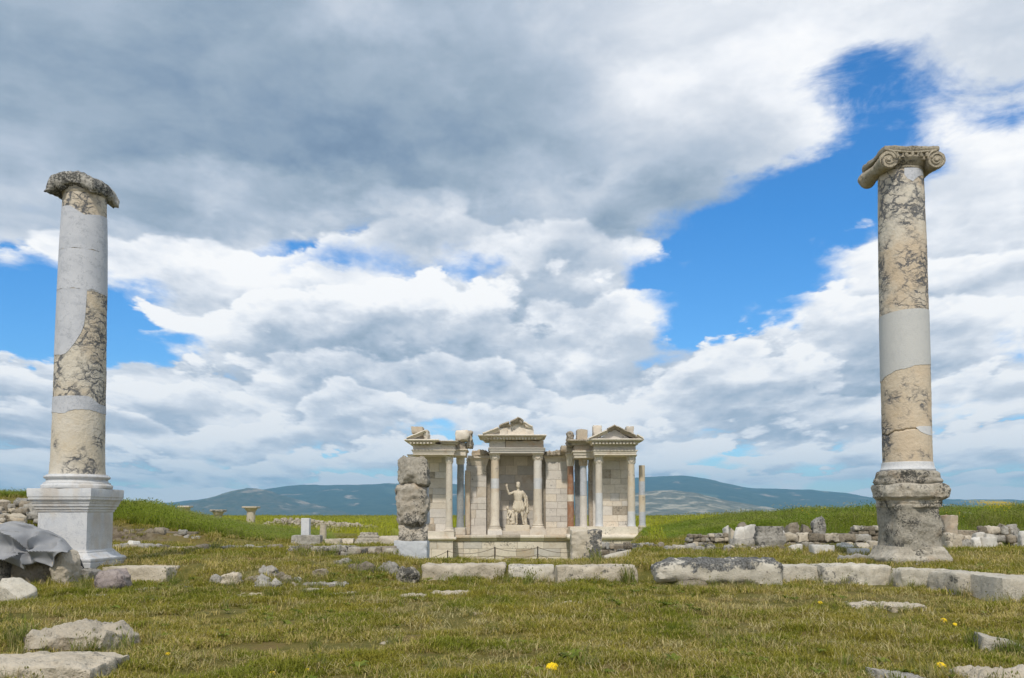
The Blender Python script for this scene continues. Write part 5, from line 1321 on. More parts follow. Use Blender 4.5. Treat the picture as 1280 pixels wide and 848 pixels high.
rubble_wall('low_wall', 'ruined wall of tan squared stones below the grassy bank', 980, 1071, 664.5, 682, ['lime', 'field', 'lime', 'lime_grey'], 13, 305, Y=23.0, ragged=0.2, r=0.3, cuts=1)
rubble_wall('low_wall', 'dark stone ledge in the bank beside the pitted pedestal', 1068, 1102, 655, 664, ['field', 'crust', 'field'], 9, 306, Y=26.0, ragged=0.2)
rubble_wall('low_wall', 'long ruined wall right of the pitted pedestal with a dark hollow at its end', 1197, 1256, 659, 681.5, ['field', 'lime', 'lime_grey', 'field', 'lime'], 11, 307, Y=23.6, ragged=0.3)
rubble_wall('low_wall', 'short stretch of dark rubble wall at the right edge of the view', 1264, 1296, 668, 681, ['field', 'crust', 'lime_grey'], 10, 308, Y=23.4, ragged=0.2)
rubble_wall('low_wall', 'low crusted rubble wall left of the stone pillar', 438, 494, 682, 698, ['crust', 'field', 'lime_grey', 'crust'], 12, 309, ragged=0.05)
rubble_wall('low_wall', 'low earthy rubble wall under the stele and the pale blocks', 361, 440, 681.5, 693, ['field', 'crust', 'lime_grey'], 11, 310, ragged=0.1)
rubble_wall('stone_ledge', 'thin stone ledge along the foot of the grassy bank on the left', 150, 362, 681.5, 687.5, ['lime_grey', 'lime', 'field', 'lime_grey'], 15, 311, d=0.4, ragged=0.0, sizez=7)
rubble_wall('low_wall', 'dry rubble face of the earth bank beside the clean white pedestal', 138, 246, 661, 682, ['field', 'lime_grey', 'field'], 11, 312, d=0.5, Y=25.2, ragged=0.3)

# single blocks and stones of the ruins
RB = 'blocks and stones among the ruins'
ruins = [
 ((365, 669, 401.5, 682), 'lime_grey', .12, .015, 0.5, 'pale grey block carrying the white stele', None, 'stone block'),
 ((407, 673.5, 425.5, 682.5), 'lime', .15, .02, 0.4, 'pale block with a chipped left end on the low wall', None, 'stone block'),
 ((426.5, 673.5, 441.5, 682.5), 'lime', .15, .02, 0.4, 'short pale block beside the chipped one on the low wall', None, 'stone block'),
 ((474, 670, 499, 683), 'lime', .15, .02, 0.4, 'pale block half hidden behind the stone pillar', None, 'stone block'),
 ((912.5, 657.5, 921, 675), 'lime', .2, .02, 0.3, 'tan upright block behind the two white slabs', 22.6, 'stone block'),
 ((917.5, 658.5, 930.5, 677), 'ruin_white', .10, .012, 0.25, 'shorter of the two white upright slabs', 22.2, 'stone slab'),
 ((929.5, 655.3, 945.8, 677), 'ruin_white', .10, .012, 0.25, 'taller of the two white upright slabs', 22.2, 'stone slab'),
 ((915, 673.5, 946, 681), 'lime_grey', .5, .03, 0.5, 'broken grey base stone under the white upright slabs', 21.8, 'stone'),
 ((922.5, 651.3, 935.5, 659), 'field', .8, .03, 0.3, 'brown rock lying behind the white upright slabs', 22.9, 'rock'),
 ((976, 659.5, 982, 664.5), 'ruin_white', .6, .02, 0.15, 'small white stone beside the moulded grey block', 23.0, 'stone'),
 ((981, 652, 999, 667), 'field', .55, .05, 0.5, 'big brown rock on the wall below the bank', 24.0, 'rock'),
 ((1001, 655.5, 1014.5, 666), 'field', .55, .05, 0.45, 'brown rock between the big brown one and the grey topped one', 24.0, 'rock'),
 ((1017.5, 655, 1030, 666), 'lime', .5, .04, 0.4, 'tan stone supporting the dark grey rock on the bank', 24.0, 'stone'),
 ((1016.5, 647, 1032.5, 658.5), 'lime_grey', .55, .05, 0.4, 'dark grey rock perched on top of a tan stone', 24.0, 'rock'),
 ((988, 680.5, 1003.5, 689.5), 'ruin_white', .15, .02, 0.3, 'white angular stone tipped against the kerb', None, 'stone'),
 ((1005.5, 678.5, 1018.5, 687), 'lime', .25, .02, 0.3, 'tan block left of the broad white block', None, 'stone block'),
 ((1016.3, 681, 1041.5, 692.5), 'ruin_white', .10, .012, 0.4, 'broad white cut block on the grass before the ruined wall', None, 'stone block'),
 ((1046, 679, 1053, 686.5), 'ruin_white', .7, .02, 0.2, 'small round white stone right of the broad white block', None, 'stone'),
 ((1052, 676, 1066, 682), 'ruin_white', .3, .02, 0.25, 'flat white stone at the back, right of the ruined wall', 21.5, 'stone'),
 ((1054.5, 681.5, 1071, 691.5), 'ruin_white', .5, .03, 0.3, 'rounded white stone behind the low white block', None, 'stone'),
 ((1063, 685.5, 1086, 693.3), 'ruin_white', .12, .015, 0.3, 'low white block near the foot of the pitted pedestal', None, 'stone block'),
 ((1072, 678.5, 1086, 686.5), 'lime', .25, .02, 0.35, 'tan block close to the left side of the pitted pedestal', 21.0, 'stone block'),
 ((1086, 676.5, 1100, 684.5), 'lime', .3, .02, 0.35, 'tan block partly behind the pitted pedestal', 21.4, 'stone block'),
 ((1046, 694.5, 1092, 703.5), 'lime_grey', .6, .045, 0.5, 'broken lumpy slab lying against the foot of the pitted pedestal', None, 'stone slab'),
 ((1181.5, 644.3, 1195.2, 668), 'nym_orange', .15, .02, 0.5, 'tall tan dressed block with a grey top right of the pitted pedestal', 22.6, 'stone block'),
 ((1182, 666.5, 1200, 673), 'lime', .2, .02, 0.4, 'low pale block below the tall tan dressed block', 22.0, 'stone block'),
 ((1184, 675.5, 1192, 681), 'lime', .5, .02, 0.25, 'small pale stone right of the pitted pedestal', 21.0, 'stone'),
 ((1219.5, 665, 1232, 672), 'ruin_white', .4, .02, 0.3, 'white chip on the right ruined wall', 22.9, 'stone'),
 ((1231, 664.5, 1245, 672), 'ruin_white', .15, .012, 0.3, 'upper of two white blocks set in the right ruined wall', 22.8, 'stone block'),
 ((1229.5, 671.8, 1244.5, 680.3), 'ruin_white', .10, .01, 0.3, 'lower of two white blocks set in the right ruined wall', 22.7, 'stone block'),
 ((1215.5, 671.3, 1228, 675.5), 'ruin_white', .3, .015, 0.3, 'flat white stone left of the two white blocks', 22.8, 'stone'),
 ((1199.5, 674, 1214, 681.5), 'lime_grey', .4, .03, 0.3, 'grey stone at the foot of the right ruined wall', 22.4, 'stone'),
 ((1250, 654.5, 1262, 666), 'field', .6, .05, 0.4, 'brown rock on the mound at the end of the right ruined wall', 24.6, 'rock'),
 ((1257.5, 652.5, 1272, 666), 'lime_grey', .6, .06, 0.4, 'peaked grey rock on the mound at the end of the right ruined wall', 24.8, 'rock'),
 ((1275.5, 664, 1290, 674), 'ruin_white', .5, .02, 0.3, 'white block at the right edge of the view', 22.8, 'stone block'),
 ((1203.5, 640.5, 1215.5, 646), 'ruin_white', .6, .03, 0.4, 'upper white stone in the flowering grass on the right bank', 34.0, 'stone'),
 ((1206.5, 645, 1228, 652.5), 'ruin_white', .6, .05, 0.5, 'broad white stone in the flowering grass on the right bank', 33.5, 'stone'),
 ((1244.5, 643, 1253, 649), 'ruin_white', .6, .03, 0.4, 'small white stone in the yellow flowers on the right bank', 34.0, 'stone'),
 ((905, 654, 910.5, 659.5), 'ruin_white', .7, .02, 0.3, 'upper of two small white stones in the meadow grass', 27.0, 'stone'),
 ((906.5, 659.5, 911.5, 664), 'ruin_white', .7, .02, 0.3, 'lower of two small white stones in the meadow grass', 26.5, 'stone'),
 ((157, 676.5, 172.5, 684), 'ruin_white', .3, .03, 0.35, 'white broken stone at the foot of the left bank', None, 'stone'),
 ((139, 680, 158, 686), 'lime_grey', .4, .03, 0.3, 'grey flat stone beside the clean white pedestal', None, 'stone'),
]
for k, (bx, mt, r_, am, d_, lab, Y_, cat) in enumerate(ruins):
    put(cat.split()[-1] if cat in ('rock',) else ('ruin_' + cat.split()[-1]), lab, cat, bx, d_, M[mt], r_, am, 400 + k, cuts=2 if cat == 'stone block' else 6, sink=0.12, group=RB, Y=Y_, zb=None, seg=0.045)
# white stele
g = ground_at(383, 681); Ys = g.y + 0.1; A, B = P(376, 669, Ys), P(386.6, 648, Ys)
V_, f_ = box_vf(A.x, B.x, Ys, Ys + 0.22, A.z - 0.02, B.z, 0.012)
props(mesh('stele', V_, f_, M['marble_white'], None, smooth=False), 'thin white upright stele standing on a pale grey block', 'stele', None, 'thing')
# stump of a fluted column behind it
Y_ = 26.0; c0, c1 = P(400, 672, Y_), P(408, 656, Y_); n_ = 40; a_ = np.arange(n_) / n_ * 2 * math.pi
rr_ = (c1.x - c0.x) / 2 * (1 + 0.05 * np.cos(a_ * 10)); zz_ = np.linspace(gz1(c0.x, Y_) - .1, c1.z, 8)
V_ = np.concatenate([np.stack([(c0.x + c1.x) / 2 + rr_ * np.cos(a_), Y_ + rr_ * np.sin(a_), np.full(n_, z_)], 1) for z_ in zz_])
f_ = [[k * n_ + i, k * n_ + (i + 1) % n_, (k + 1) * n_ + (i + 1) % n_, (k + 1) * n_ + i] for k in range(7) for i in range(n_)] + [[7 * n_ + i for i in range(n_)]]
props(mesh('column_stump', V_ + 0.01 * fbm(V_ * 6, 3, 3)[:, None], f_, M['lime'], None, sharp=50), 'short fluted column stump right of the white stele', 'column stump', None, 'thing')
# moulded architectural blocks: stacked mouldings on a plain bed
def moulded(label, x0, x1, y0, y1, Y, mat, prof):
    A, B = P(x0, y1, Y), P(x1, y0, Y); h_ = B.z - A.z; w_ = (B.x - A.x) / 2; cx = (A.x + B.x) / 2
    rows_ = rows_of([(w_ * a_, A.z - 0.1 + (h_ + 0.1) * b_) for a_, b_ in prof], 0.03)
    V_, f_ = square_vf(rows_, 0, 0, 10, 14)
    V_[:, 1] *= 0.55; V_ += np.array([cx, Y + w_ * 0.5, 0]); V_ = displace(V_, 0.02, 4, 5, 3, (cx, Y + w_ * .5, A.z))
    return props(mesh('moulded_block', V_, f_, mat, None, sharp=35), label, 'stone block', 'moulded blocks among the ruins', 'thing')
g = ground_at(460, 683)
moulded('grey moulded column base on the low wall left of the pillar', 443, 477, 666, 683, g.y + 0.05, M['crust'], [(1, 0), (1, .2), (.96, .3), (.98, .42), (.9, .5), (.88, .6), (.78, .68), (.80, .78), (.66, .84), (.62, 1.0)])
moulded('grey moulded block with a dark undercut right of the white upright slabs', 945.5, 983, 658.3, 680.5, 21.6, M['lime_grey'], [(.85, 0), (.88, .15), (1, .3), (1, .5), (.93, .55), (.90, .66), (.84, .7), (.82, .78), (.86, .84), (.84, 1.0)])
# far stumps with capitals beyond the left bank
for k, (xa, xb, y0, y1, lab) in enumerate(((224.5, 239, 632.5, 638, 'leftmost of the three distant capitals, just clearing the tall grass'), (264.5, 281, 637, 644.5, 'middle and darkest of the three distant capitals above the tall grass'), (304.8, 323, 633.2, 639.5, 'rightmost distant capital, standing on a visible shaft beyond the tall grass'))):
    Y_ = 52.0 + k; A, B = P(xa, y1, Y_), P(xb, y0, Y_); cx = (A.x + B.x) / 2; w_ = (B.x - A.x) / 2; zg = gz1(cx, Y_)
    rt = thing('distant_column', lab, 'column', (cx, Y_, zg), 'short columns beyond the left bank')
    V_, f_ = lathe_vf([(w_ * .62, zg - .1), (w_ * .6, (zg + A.z) / 2), (w_ * .56, A.z)], 28, cx, Y_); mesh('shaft', displace(V_, .02, 3, 6, 3, (cx, Y_, zg)), f_, M['lime'] if k != 1 else M['lime_grey'], rt, sharp=50)
    V_, f_ = lathe_vf([(w_ * .58, A.z), (w_ * .7, A.z + .05), (w_ * .85, A.z + (B.z - A.z) * .5), (w_ * .9, A.z + (B.z - A.z) * .62)], 28, cx, Y_); mesh('cushion', V_, f_, M['nym_orange'] if k else M['lime'], rt, sharp=40)
    V_, f_ = box_vf(cx - w_, cx + w_, Y_ - w_, Y_ + w_, A.z + (B.z - A.z) * .60, B.z, .04); mesh('capital_slab', V_, f_, M['lime'] if k != 1 else M['lime_grey'], rt, smooth=False)
# heap of building rubble beyond the bank: uncountable small stones, one mass
rg = random.Random(5); parts = []
for k in range(620):
    px = rg.uniform(322, 470); Y_ = rg.uniform(46, 52)
    top = np.interp(px, [322, 335, 360, 385, 410, 440, 470], [660, 652, 649, 650.5, 653, 655, 659]); py = top + (668 - top) * rg.random() ** 1.4
    c_ = P(px, py, Y_); s_ = rg.uniform(0.12, 0.32)
    V_, f_ = stone_vf(s_, s_ * rg.uniform(.6, 1), s_ * rg.uniform(.45, .9), .5, .02, k, None, s_ / 2.5, 2, .5, 3)
    parts.append((rot_z(V_, rg.uniform(0, 6)) + np.array([c_.x, Y_, c_.z - s_ * .4]), f_))
V_, f_ = join(parts)
props(mesh('rubble', V_, f_, M['lime'], None, smooth=False), 'distant heap of pale building rubble behind the white stele', None, None, 'stuff')
xs_ = np.linspace(P(316, 660, 49).x, P(476, 660, 49).x, 50); ys_ = np.linspace(46.5, 53.5, 14); X_, Y2 = np.meshgrid(xs_, ys_)
tz = np.interp(640 + xs_ / 49 * F, [322, 335, 360, 385, 410, 440, 470], [P(400, v_, 49).z for v_ in (661, 653, 650, 651.5, 654, 656, 661)])
Z_ = gz(X_, Y2) - .1 + (tz[None, :] - gz(X_, Y2)) * np.sin(np.linspace(0.05, math.pi - .05, 14))[:, None] ** .7 + .06 * fbm2(X_ * 3, Y2 * 3, 4, 3)
k_ = (np.arange(13)[:, None] * 50 + np.arange(49)[None, :]).ravel()
props(mesh('rubble_mound', np.stack([X_.ravel(), Y2.ravel(), Z_.ravel()], 1), np.stack([k_, k_ + 1, k_ + 51, k_ + 50], 1), M['lime'], None), kind='structure')
# stone heap behind the clean white pedestal: every stone is loose
rg = random.Random(9)
for k in range(44):
    px = rg.uniform(-12, 56); py = 626 + (k / 44) * 32 + rg.uniform(-2, 2)
    if py < np.interp(px, [-12, 10, 30, 42, 56], [626, 626, 625, 630, 642]): continue
    Y_ = 22.8 - (k / 44) * 1.6; s_ = rg.uniform(7, 15) * Y_ / F; c_ = P(px, py + 3, Y_)
    V_, f_ = stone_vf(s_ * 1.25, s_, s_ * .75, .55, .10 * s_, 500 + k, None, s_ / 5, 3, .6, 8)
    mk = rg.choice(['lime_grey', 'lime_grey', 'field', 'crust', 'lime']); big_ = s_ * F / Y_ > 11
    o = mesh('heap_stone', rot_z(V_, rg.uniform(-.6, .6)) + np.array([c_.x, Y_, c_.z - s_ * .3]), f_, M[mk], None, sharp=60)
    props(o, {'lime_grey': 'grey', 'field': 'brown', 'crust': 'dark spotted', 'lime': 'pale'}[mk] + (' big' if big_ else ' small') + ' stone' + (' at the crest,' if k < 12 else ' halfway up,' if k < 28 else ' at the foot,') + (' left' if px < 12 else ' middle' if px < 34 else ' right') + ' part of the heap behind the pedestal', 'stone', 'stones of the heap behind the pedestal', 'thing')

# ------------------------------------------------------------------ the covered pile beside the white pedestal
m_, t_, b = material('grey_tarpaulin')
v, rnd, raw = obj_coords(t_)
c = t_.mix(t_.step(t_.noise(v, 3, 5, .6), .35, .7), (0.25, 0.255, 0.268), (0.31, 0.315, 0.328)); c = t_.mix(t_.mul(t_.step(t_.noise(v, 14, 5, .65), .5, .75), .3), c, (0.33, 0.32, 0.30))
t_.put(b.inputs['Base Color'], c); b.inputs['Roughness'].default_value = .62
bump(t_, b, t_.add(t_.noise(v, 16, 4, .6), t_.mul(t_.noise(v, 160, 2, .5), .3)), .4, .012); M['tarp'] = m_
TY = 13.35
U = np.linspace(-30, 87, 90); S_ = np.linspace(0, 1, 46)
topy = np.interp(U, [-30, 0, 8, 18, 35, 50, 62, 72, 82, 87], [655, 655, 653, 652.5, 656, 661, 665.5, 671, 683, 688])
lowy = np.interp(U, [-30, -8, 0, 10, 23, 32, 44, 52, 61, 66, 72, 80, 87], [704, 698, 697, 704, 712, 706, 701, 704, 708, 697, 693, 690, 691])
V_ = []
for s_ in S_:
    for u, ty, ly in zip(U, topy, lowy):
        if s_ < .25: f_ = s_ / .25; Yy = TY + 1.0 - .45 * f_; z_ = P(u, ty, Yy).z - .30 * (1 - f_) ** 2; X = P(u, ty, TY + .5).x
        else:
            f_ = (s_ - .25) / .75; Yy = TY + .55 - .62 * f_ ** .75; py = ty + (ly - ty) * (f_ ** 1.25); q3 = P(u, py, Yy); z_ = q3.z; X = q3.x
        V_.append((X, Yy, z_))
V_ = np.array(V_); f2 = (V_[:, 0] - V_[:, 0].min()); 
kn = np.array([P(27, 689, TY).x, TY, P(27, 689, TY).z]); dd = V_ - kn; rad_ = np.sqrt(dd[:, 0] ** 2 + dd[:, 2] ** 2); ang_ = np.arctan2(dd[:, 2], dd[:, 0])
fold = (.5 - np.abs(np.sin(ang_ * 2.6 + 1.0 * fbm(V_ * 2.0, 3, 2)))) * .24 * np.exp(-((rad_ - .28) / .36) ** 2)
rid = (.3 - np.abs(fbm(V_ * np.array([2.0, 2.0, 3.0]), 8, 2))) * .20
fold2 = (.6 - np.abs(np.sin((V_[:, 0] * 3.3 + V_[:, 2] * 4.2) + fbm(V_ * 1.7, 31, 2)))) * .08
w_ = sstep(np.repeat(S_, len(U)), .1, .4)
V_[:, 1] -= (fold + rid + fold2 + .10 * np.exp(-(rad_ / .10) ** 2) * -1) * w_; V_[:, 2] += (.4 * rid + .5 * fold) * w_ * (1 - .6 * w_)
n_ = len(U); k_ = (np.arange(len(S_) - 1)[:, None] * n_ + np.arange(n_ - 1)[None, :]).ravel()
tp = mesh('tarpaulin', V_, np.stack([k_, k_ + 1, k_ + n_ + 1, k_ + n_], 1)[:, ::-1], M['tarp'], None, sharp=28)
sd = tp.modifiers.new('thickness', 'SOLIDIFY'); sd.thickness = .012; sd.offset = -1
props(tp, 'crumpled grey tarpaulin thrown over stones beside the clean white pedestal', 'tarpaulin', None, 'thing')
put('covered_stone', 'ribbed tan stone end sticking out from under the grey tarpaulin', 'stone', (67, 684.5, 89, 711.5), .5, M['lime'], .4, .03, 601, cuts=2, seg=.03, Y=TY + .1)
put('covered_stone', 'dark stone in the shadow under the front of the grey tarpaulin', 'stone', (16, 690, 70, 712), .8, M['field'], .4, .03, 602, cuts=1, seg=.04, Y=TY + .25)
put('covered_stone', 'grey stone peeking out below the tarpaulin at the left edge of the view', 'stone', (-14, 697, 6, 716), .45, M['lime_grey'], .3, .02, 603, cuts=1, seg=.04, Y=TY + .1)
put('covered_stone', 'low flat stone on the grass in front of the tarpaulin', 'stone', (-10, 715.5, 22, 724), .3, M['lime_grey'], .5, .02, 604, cuts=1, seg=.04)
# ------------------------------------------------------------------ grass: tufts on points, one object per kind of growth
def mat_grass(name, green, green2, straw, dry, transl=0.35, patch_scale=0.8):
    m_, t_, b = material(name)
    at = t_.new('ShaderNodeAttribute'); at.attribute_name = 'tint'
    ai = t_.new('ShaderNodeAttribute'); ai.attribute_name = 'dry'; ai.attribute_type = 'INSTANCER'
    p_ = t_.new('ShaderNodeNewGeometry').outputs['Position']
    n1 = t_.noise(p_, patch_scale, 5, 0.6); n2 = t_.noise(p_, patch_scale * 6, 3, 0.6)
    c = t_.mix(t_.step(n1, 0.36, 0.64), green, green2)
    k = t_.add(t_.add(t_.mul(at.outputs['Fac'], 0.9), t_.mul(t_.sub(n2, 0.5), 0.7)), t_.sub(ai.outputs['Fac'], 0.5))
    c = t_.mix(t_.step(k, 0.62 - dry * 0.5, 0.95 - dry * 0.5), c, straw)
    c = t_.mix(t_.step(t_.m('FRACT', t_.mul(at.outputs['Fac'], 7.31)), 0.55, 1.0, lo=0.0, hi=0.7), c, tuple(v * 0.45 for v in green))
    t_.put(b.inputs['Base Color'], c); b.inputs['Roughness'].default_value = 0.6; b.inputs['Specular IOR Level'].default_value = 0.15
    tr = t_.new('ShaderNodeBsdfTranslucent'); t_.put(tr.inputs[0], c)
    mx = t_.new('ShaderNodeMixShader'); mx.inputs[0].default_value = transl
    out = [n for n in m_.node_tree.nodes if n.type == 'OUTPUT_MATERIAL'][0]
    t_.l.new(b.outputs[0], mx.inputs[1]); t_.l.new(tr.outputs[0], mx.inputs[2]); t_.l.new(mx.outputs[0], out.inputs[0])
    return m_
M['lawn'] = mat_grass('lawn_blades', (0.21, 0.235, 0.022), (0.33, 0.285, 0.040), (0.60, 0.48, 0.19), 0.56)
M['hay'] = mat_grass('dry_clippings', (0.42, 0.36, 0.15), (0.54, 0.47, 0.24), (0.34, 0.25, 0.09), 0.35, 0.2)
M['tall'] = mat_grass('tall_grass_blades', (0.25, 0.35, 0.035), (0.37, 0.43, 0.05), (0.46, 0.41, 0.16), 0.24, 0.4, 0.25)
M['meadow'] = mat_grass('meadow_blades', (0.40, 0.44, 0.03), (0.54, 0.52, 0.04), (0.36, 0.34, 0.11), 0.35, 0.4, 0.12)
M['weed'] = mat_grass('weed_leaves', (0.17, 0.23, 0.03), (0.25, 0.28, 0.045), (0.48, 0.41, 0.18), 0.34, 0.4)
m_, t_, b = material('yellow_petals'); b.inputs['Base Color'].default_value = (0.80, 0.56, 0.01, 1); b.inputs['Roughness'].default_value = .6; M['petal'] = m_
m_, t_, b = material('green_stem'); b.inputs['Base Color'].default_value = (0.16, 0.20, 0.05, 1); b.inputs['Roughness'].default_value = .6; M['stem'] = m_

def tuft(name, n, rad, h0, h1, wid, lean, mat, seed, flat=0.0, seeds=0.0, curl=0.5, flowers=0):
    """one tuft mesh of tapering bent blades"""
    rg = random.Random(seed); V_, f_, tint, mi = [], [], [], []
    for k in range(n):
        an = rg.uniform(0, 6.283); r_ = rad * math.sqrt(rg.random()); x, y = r_ * math.cos(an), r_ * math.sin(an)
        a2 = rg.uniform(0, 6.283); h_ = rg.uniform(h0, h1); ln = lean * rg.uniform(.3, 1.4); w_ = wid * rg.uniform(.7, 1.3); ti = rg.random()
        isflat = rg.random() < flat
        dx_, dy_ = math.cos(a2), math.sin(a2); sx_, sy_ = -dy_, dx_; base = len(V_); K = 3
        for s_ in range(K + 1):
            q3 = s_ / K
            if isflat: hz_, off = 0.012 + 0.025 * math.sin(q3 * 2.6 + ti * 3) ** 2, h_ * q3
            else: hz_, off = h_ * q3 * (1 - curl * .35 * q3 * ln), h_ * ln * q3 ** 1.8
            ww = w_ * (1 - q3 ** 1.6) * .5 + .0004
            for sg in (-1, 1): V_.append((x + dx_ * off + sx_ * ww * sg, y + dy_ * off + sy_ * ww * sg, hz_ - .01 * (s_ == 0))); tint.append(ti)
        for s_ in range(K): f_.append([base + 2 * s_, base + 2 * s_ + 1, base + 2 * s_ + 3, base + 2 * s_ + 2]); mi.append(0)
        if rg.random() < seeds:
            tip = Vector(V_[-1]); base = len(V_)
            for s_ in range(3):
                for sg in (-1, 1): V_.append((tip.x + sg * wid * (.5, 1.1, .2)[s_], tip.y + dx_ * .02 * s_, tip.z - .02 + .035 * s_)); tint.append(.95)
            for s_ in range(2): f_.append([base + 2 * s_, base + 2 * s_ + 1, base + 2 * s_ + 3, base + 2 * s_ + 2]); mi.append(0)
    for k in range(flowers):
        an = rg.uniform(0, 6.283); r_ = rad * 1.4 * math.sqrt(rg.random()); c_ = (r_ * math.cos(an), r_ * math.sin(an), h1 * rg.uniform(.75, 1.05)); base = len(V_); s_ = .022
        for d_ in ((1, 0, 0), (0, 1, 0), (-1, 0, 0), (0, -1, 0), (0, 0, .7), (0, 0, -.7)): V_.append(tuple(c_[i] + d_[i] * s_ for i in range(3))); tint.append(0)
        for t4 in ((0, 1, 4), (1, 2, 4), (2, 3, 4), (3, 0, 4), (1, 0, 5), (2, 1, 5), (3, 2, 5), (0, 3, 5)): f_.append([base + i for i in t4]); mi.append(1)
    me = bpy.data.meshes.new(name); me.from_pydata(V_, [], f_)
    a_ = me.attributes.new('tint', 'FLOAT', 'POINT'); a_.data.foreach_set('value', tint)
    me.materials.append(mat); me.materials.append(M['petal']); me.polygons.foreach_set('material_index', mi)
    return bpy.data.objects.new(name, me)
def scatter_tree(coll):
    ng = bpy.data.node_groups.new('tufts_on_points', 'GeometryNodeTree')
    ng.interface.new_socket('Geometry', in_out='INPUT', socket_type='NodeSocketGeometry'); ng.interface.new_socket('Geometry', in_out='OUTPUT', socket_type='NodeSocketGeometry')
    gi = ng.nodes.new('NodeGroupInput'); go = ng.nodes.new('NodeGroupOutput'); io = ng.nodes.new('GeometryNodeInstanceOnPoints'); ci = ng.nodes.new('GeometryNodeCollectionInfo')
    ci.inputs['Collection'].default_value = coll; ci.inputs['Separate Children'].default_value = True; ci.inputs['Reset Children'].default_value = True
    def attr(nm, tp):
        n = ng.nodes.new('GeometryNodeInputNamedAttribute'); n.data_type = tp; n.inputs['Name'].default_value = nm
        return [o for o in n.outputs if o.enabled and o.name == 'Attribute'][0]
    L = ng.links.new
    L(gi.outputs[0], io.inputs['Points']); L(ci.outputs[0], io.inputs['Instance']); io.inputs['Pick Instance'].default_value = True
    L(attr('pick', 'INT'), io.inputs['Instance Index'])
    L(attr('turn', 'FLOAT_VECTOR'), io.inputs['Rotation']); L(attr('size', 'FLOAT_VECTOR'), io.inputs['Scale'])
    L(io.outputs[0], go.inputs[0])
    return ng
def scatter(name, label, tufts, pts, size, dry, seed, zs=None):
    """pts (n,3); size (n,) ; dry (n,) reaches the blades as a colour value"""
    n = len(pts); rs_ = np.random.RandomState(seed)
    coll = bpy.data.collections.new(name + '_tufts')
    for o in tufts: coll.objects.link(o)
    me = bpy.data.meshes.new(name); me.vertices.add(n); me.vertices.foreach_set('co', np.asarray(pts, np.float32).ravel())
    turn = np.stack([rs_.normal(0, .10, n), rs_.normal(0, .10, n), rs_.uniform(0, 6.283, n)], 1).astype(np.float32)
    sz = np.stack([size, size, size * (zs if zs is not None else 1)], 1).astype(np.float32)
    me.attributes.new('turn', 'FLOAT_VECTOR', 'POINT').data.foreach_set('vector', turn.ravel())
    me.attributes.new('size', 'FLOAT_VECTOR', 'POINT').data.foreach_set('vector', sz.ravel())
    me.attributes.new('pick', 'INT', 'POINT').data.foreach_set('value', rs_.randint(0, len(tufts), n).astype(np.int32))
    me.attributes.new('dry', 'FLOAT', 'POINT').data.foreach_set('value', np.asarray(dry, np.float32))
    o = bpy.data.objects.new(name, me); COL.objects.link(o)
    md = o.modifiers.new('tufts', 'NODES'); md.node_group = scatter_tree(coll)
    return props(o, label, None, None, 'stuff')
def clear_of(pts, pad=0.0):
    keep = np.ones(len(pts), bool)
    for xc, yc, a_, b_ in EXC: keep &= ~((np.abs(pts[:, 0] - xc) < a_ + pad) & (np.abs(pts[:, 1] - yc) < b_ + pad))
    for xc, yc, a_ in ((LX, LY, .58), (RX, RY, .54)): keep &= ~((np.abs(pts[:, 0] - xc) < a_) & (np.abs(pts[:, 1] - yc) < a_))
    return keep
rs0 = np.random.RandomState(12)
def field(y0, y1, dens, umin=-0.78, umax=0.78, pad=0.8):
    """random points on the ground in the part of the court that can be seen"""
    xm = max(abs(umin), abs(umax)) * y1 + pad; n = int(dens * (y1 - y0) * 2 * xm)
    x = rs0.uniform(-xm, xm, n); y = rs0.uniform(y0, y1, n); k = (x > umin * y - pad) & (x < umax * y + pad)
    return x[k], y[k]
# short mown lawn
P_, S2, D_ = [], [], []
for y0, y1, dens, sc in ((4.9, 7.0, 480, .9), (7.0, 9.5, 330, 1.0), (9.5, 13, 200, 1.2), (13, 18, 105, 1.45), (18, 32, 40, 2.0)):
    x, y = field(y0, y1, dens)
    n1 = fbm2(x / .55, y / .55, 61, 3); n2 = fbm2(x / 1.9, y / 1.9, 66, 3)
    keep = rs0.uniform(0, 1, len(x)) < np.clip(.60 + .95 * n1 + .75 * n2, .04, 1)
    x, y, n1, n2 = x[keep], y[keep], n1[keep], n2[keep]
    P_.append(np.stack([x, y, gz(x, y) + .004], 1)); S2.append(sc * np.clip(.85 + .55 * n1 + rs0.normal(0, .28, len(x)), .35, 1.9)); D_.append(np.clip(.5 - .42 * n2 - .25 * n1 + .10 * rs0.normal(0, 1, len(x)), 0, 1))
P_, S2, D_ = map(np.concatenate, (P_, S2, D_)); k = clear_of(P_)
P_, S2, D_ = P_[k], S2[k], D_[k]
lawn_t = [tuft('lawn_tuft', 26, .055, .018, .060, .0050, .8, M['lawn'], 10 + i, flat=.18 + .10 * i) for i in range(4)]
scatter('lawn_grass', 'short mown grass, green and straw coloured, over the whole court', lawn_t, P_, S2, D_, 1)
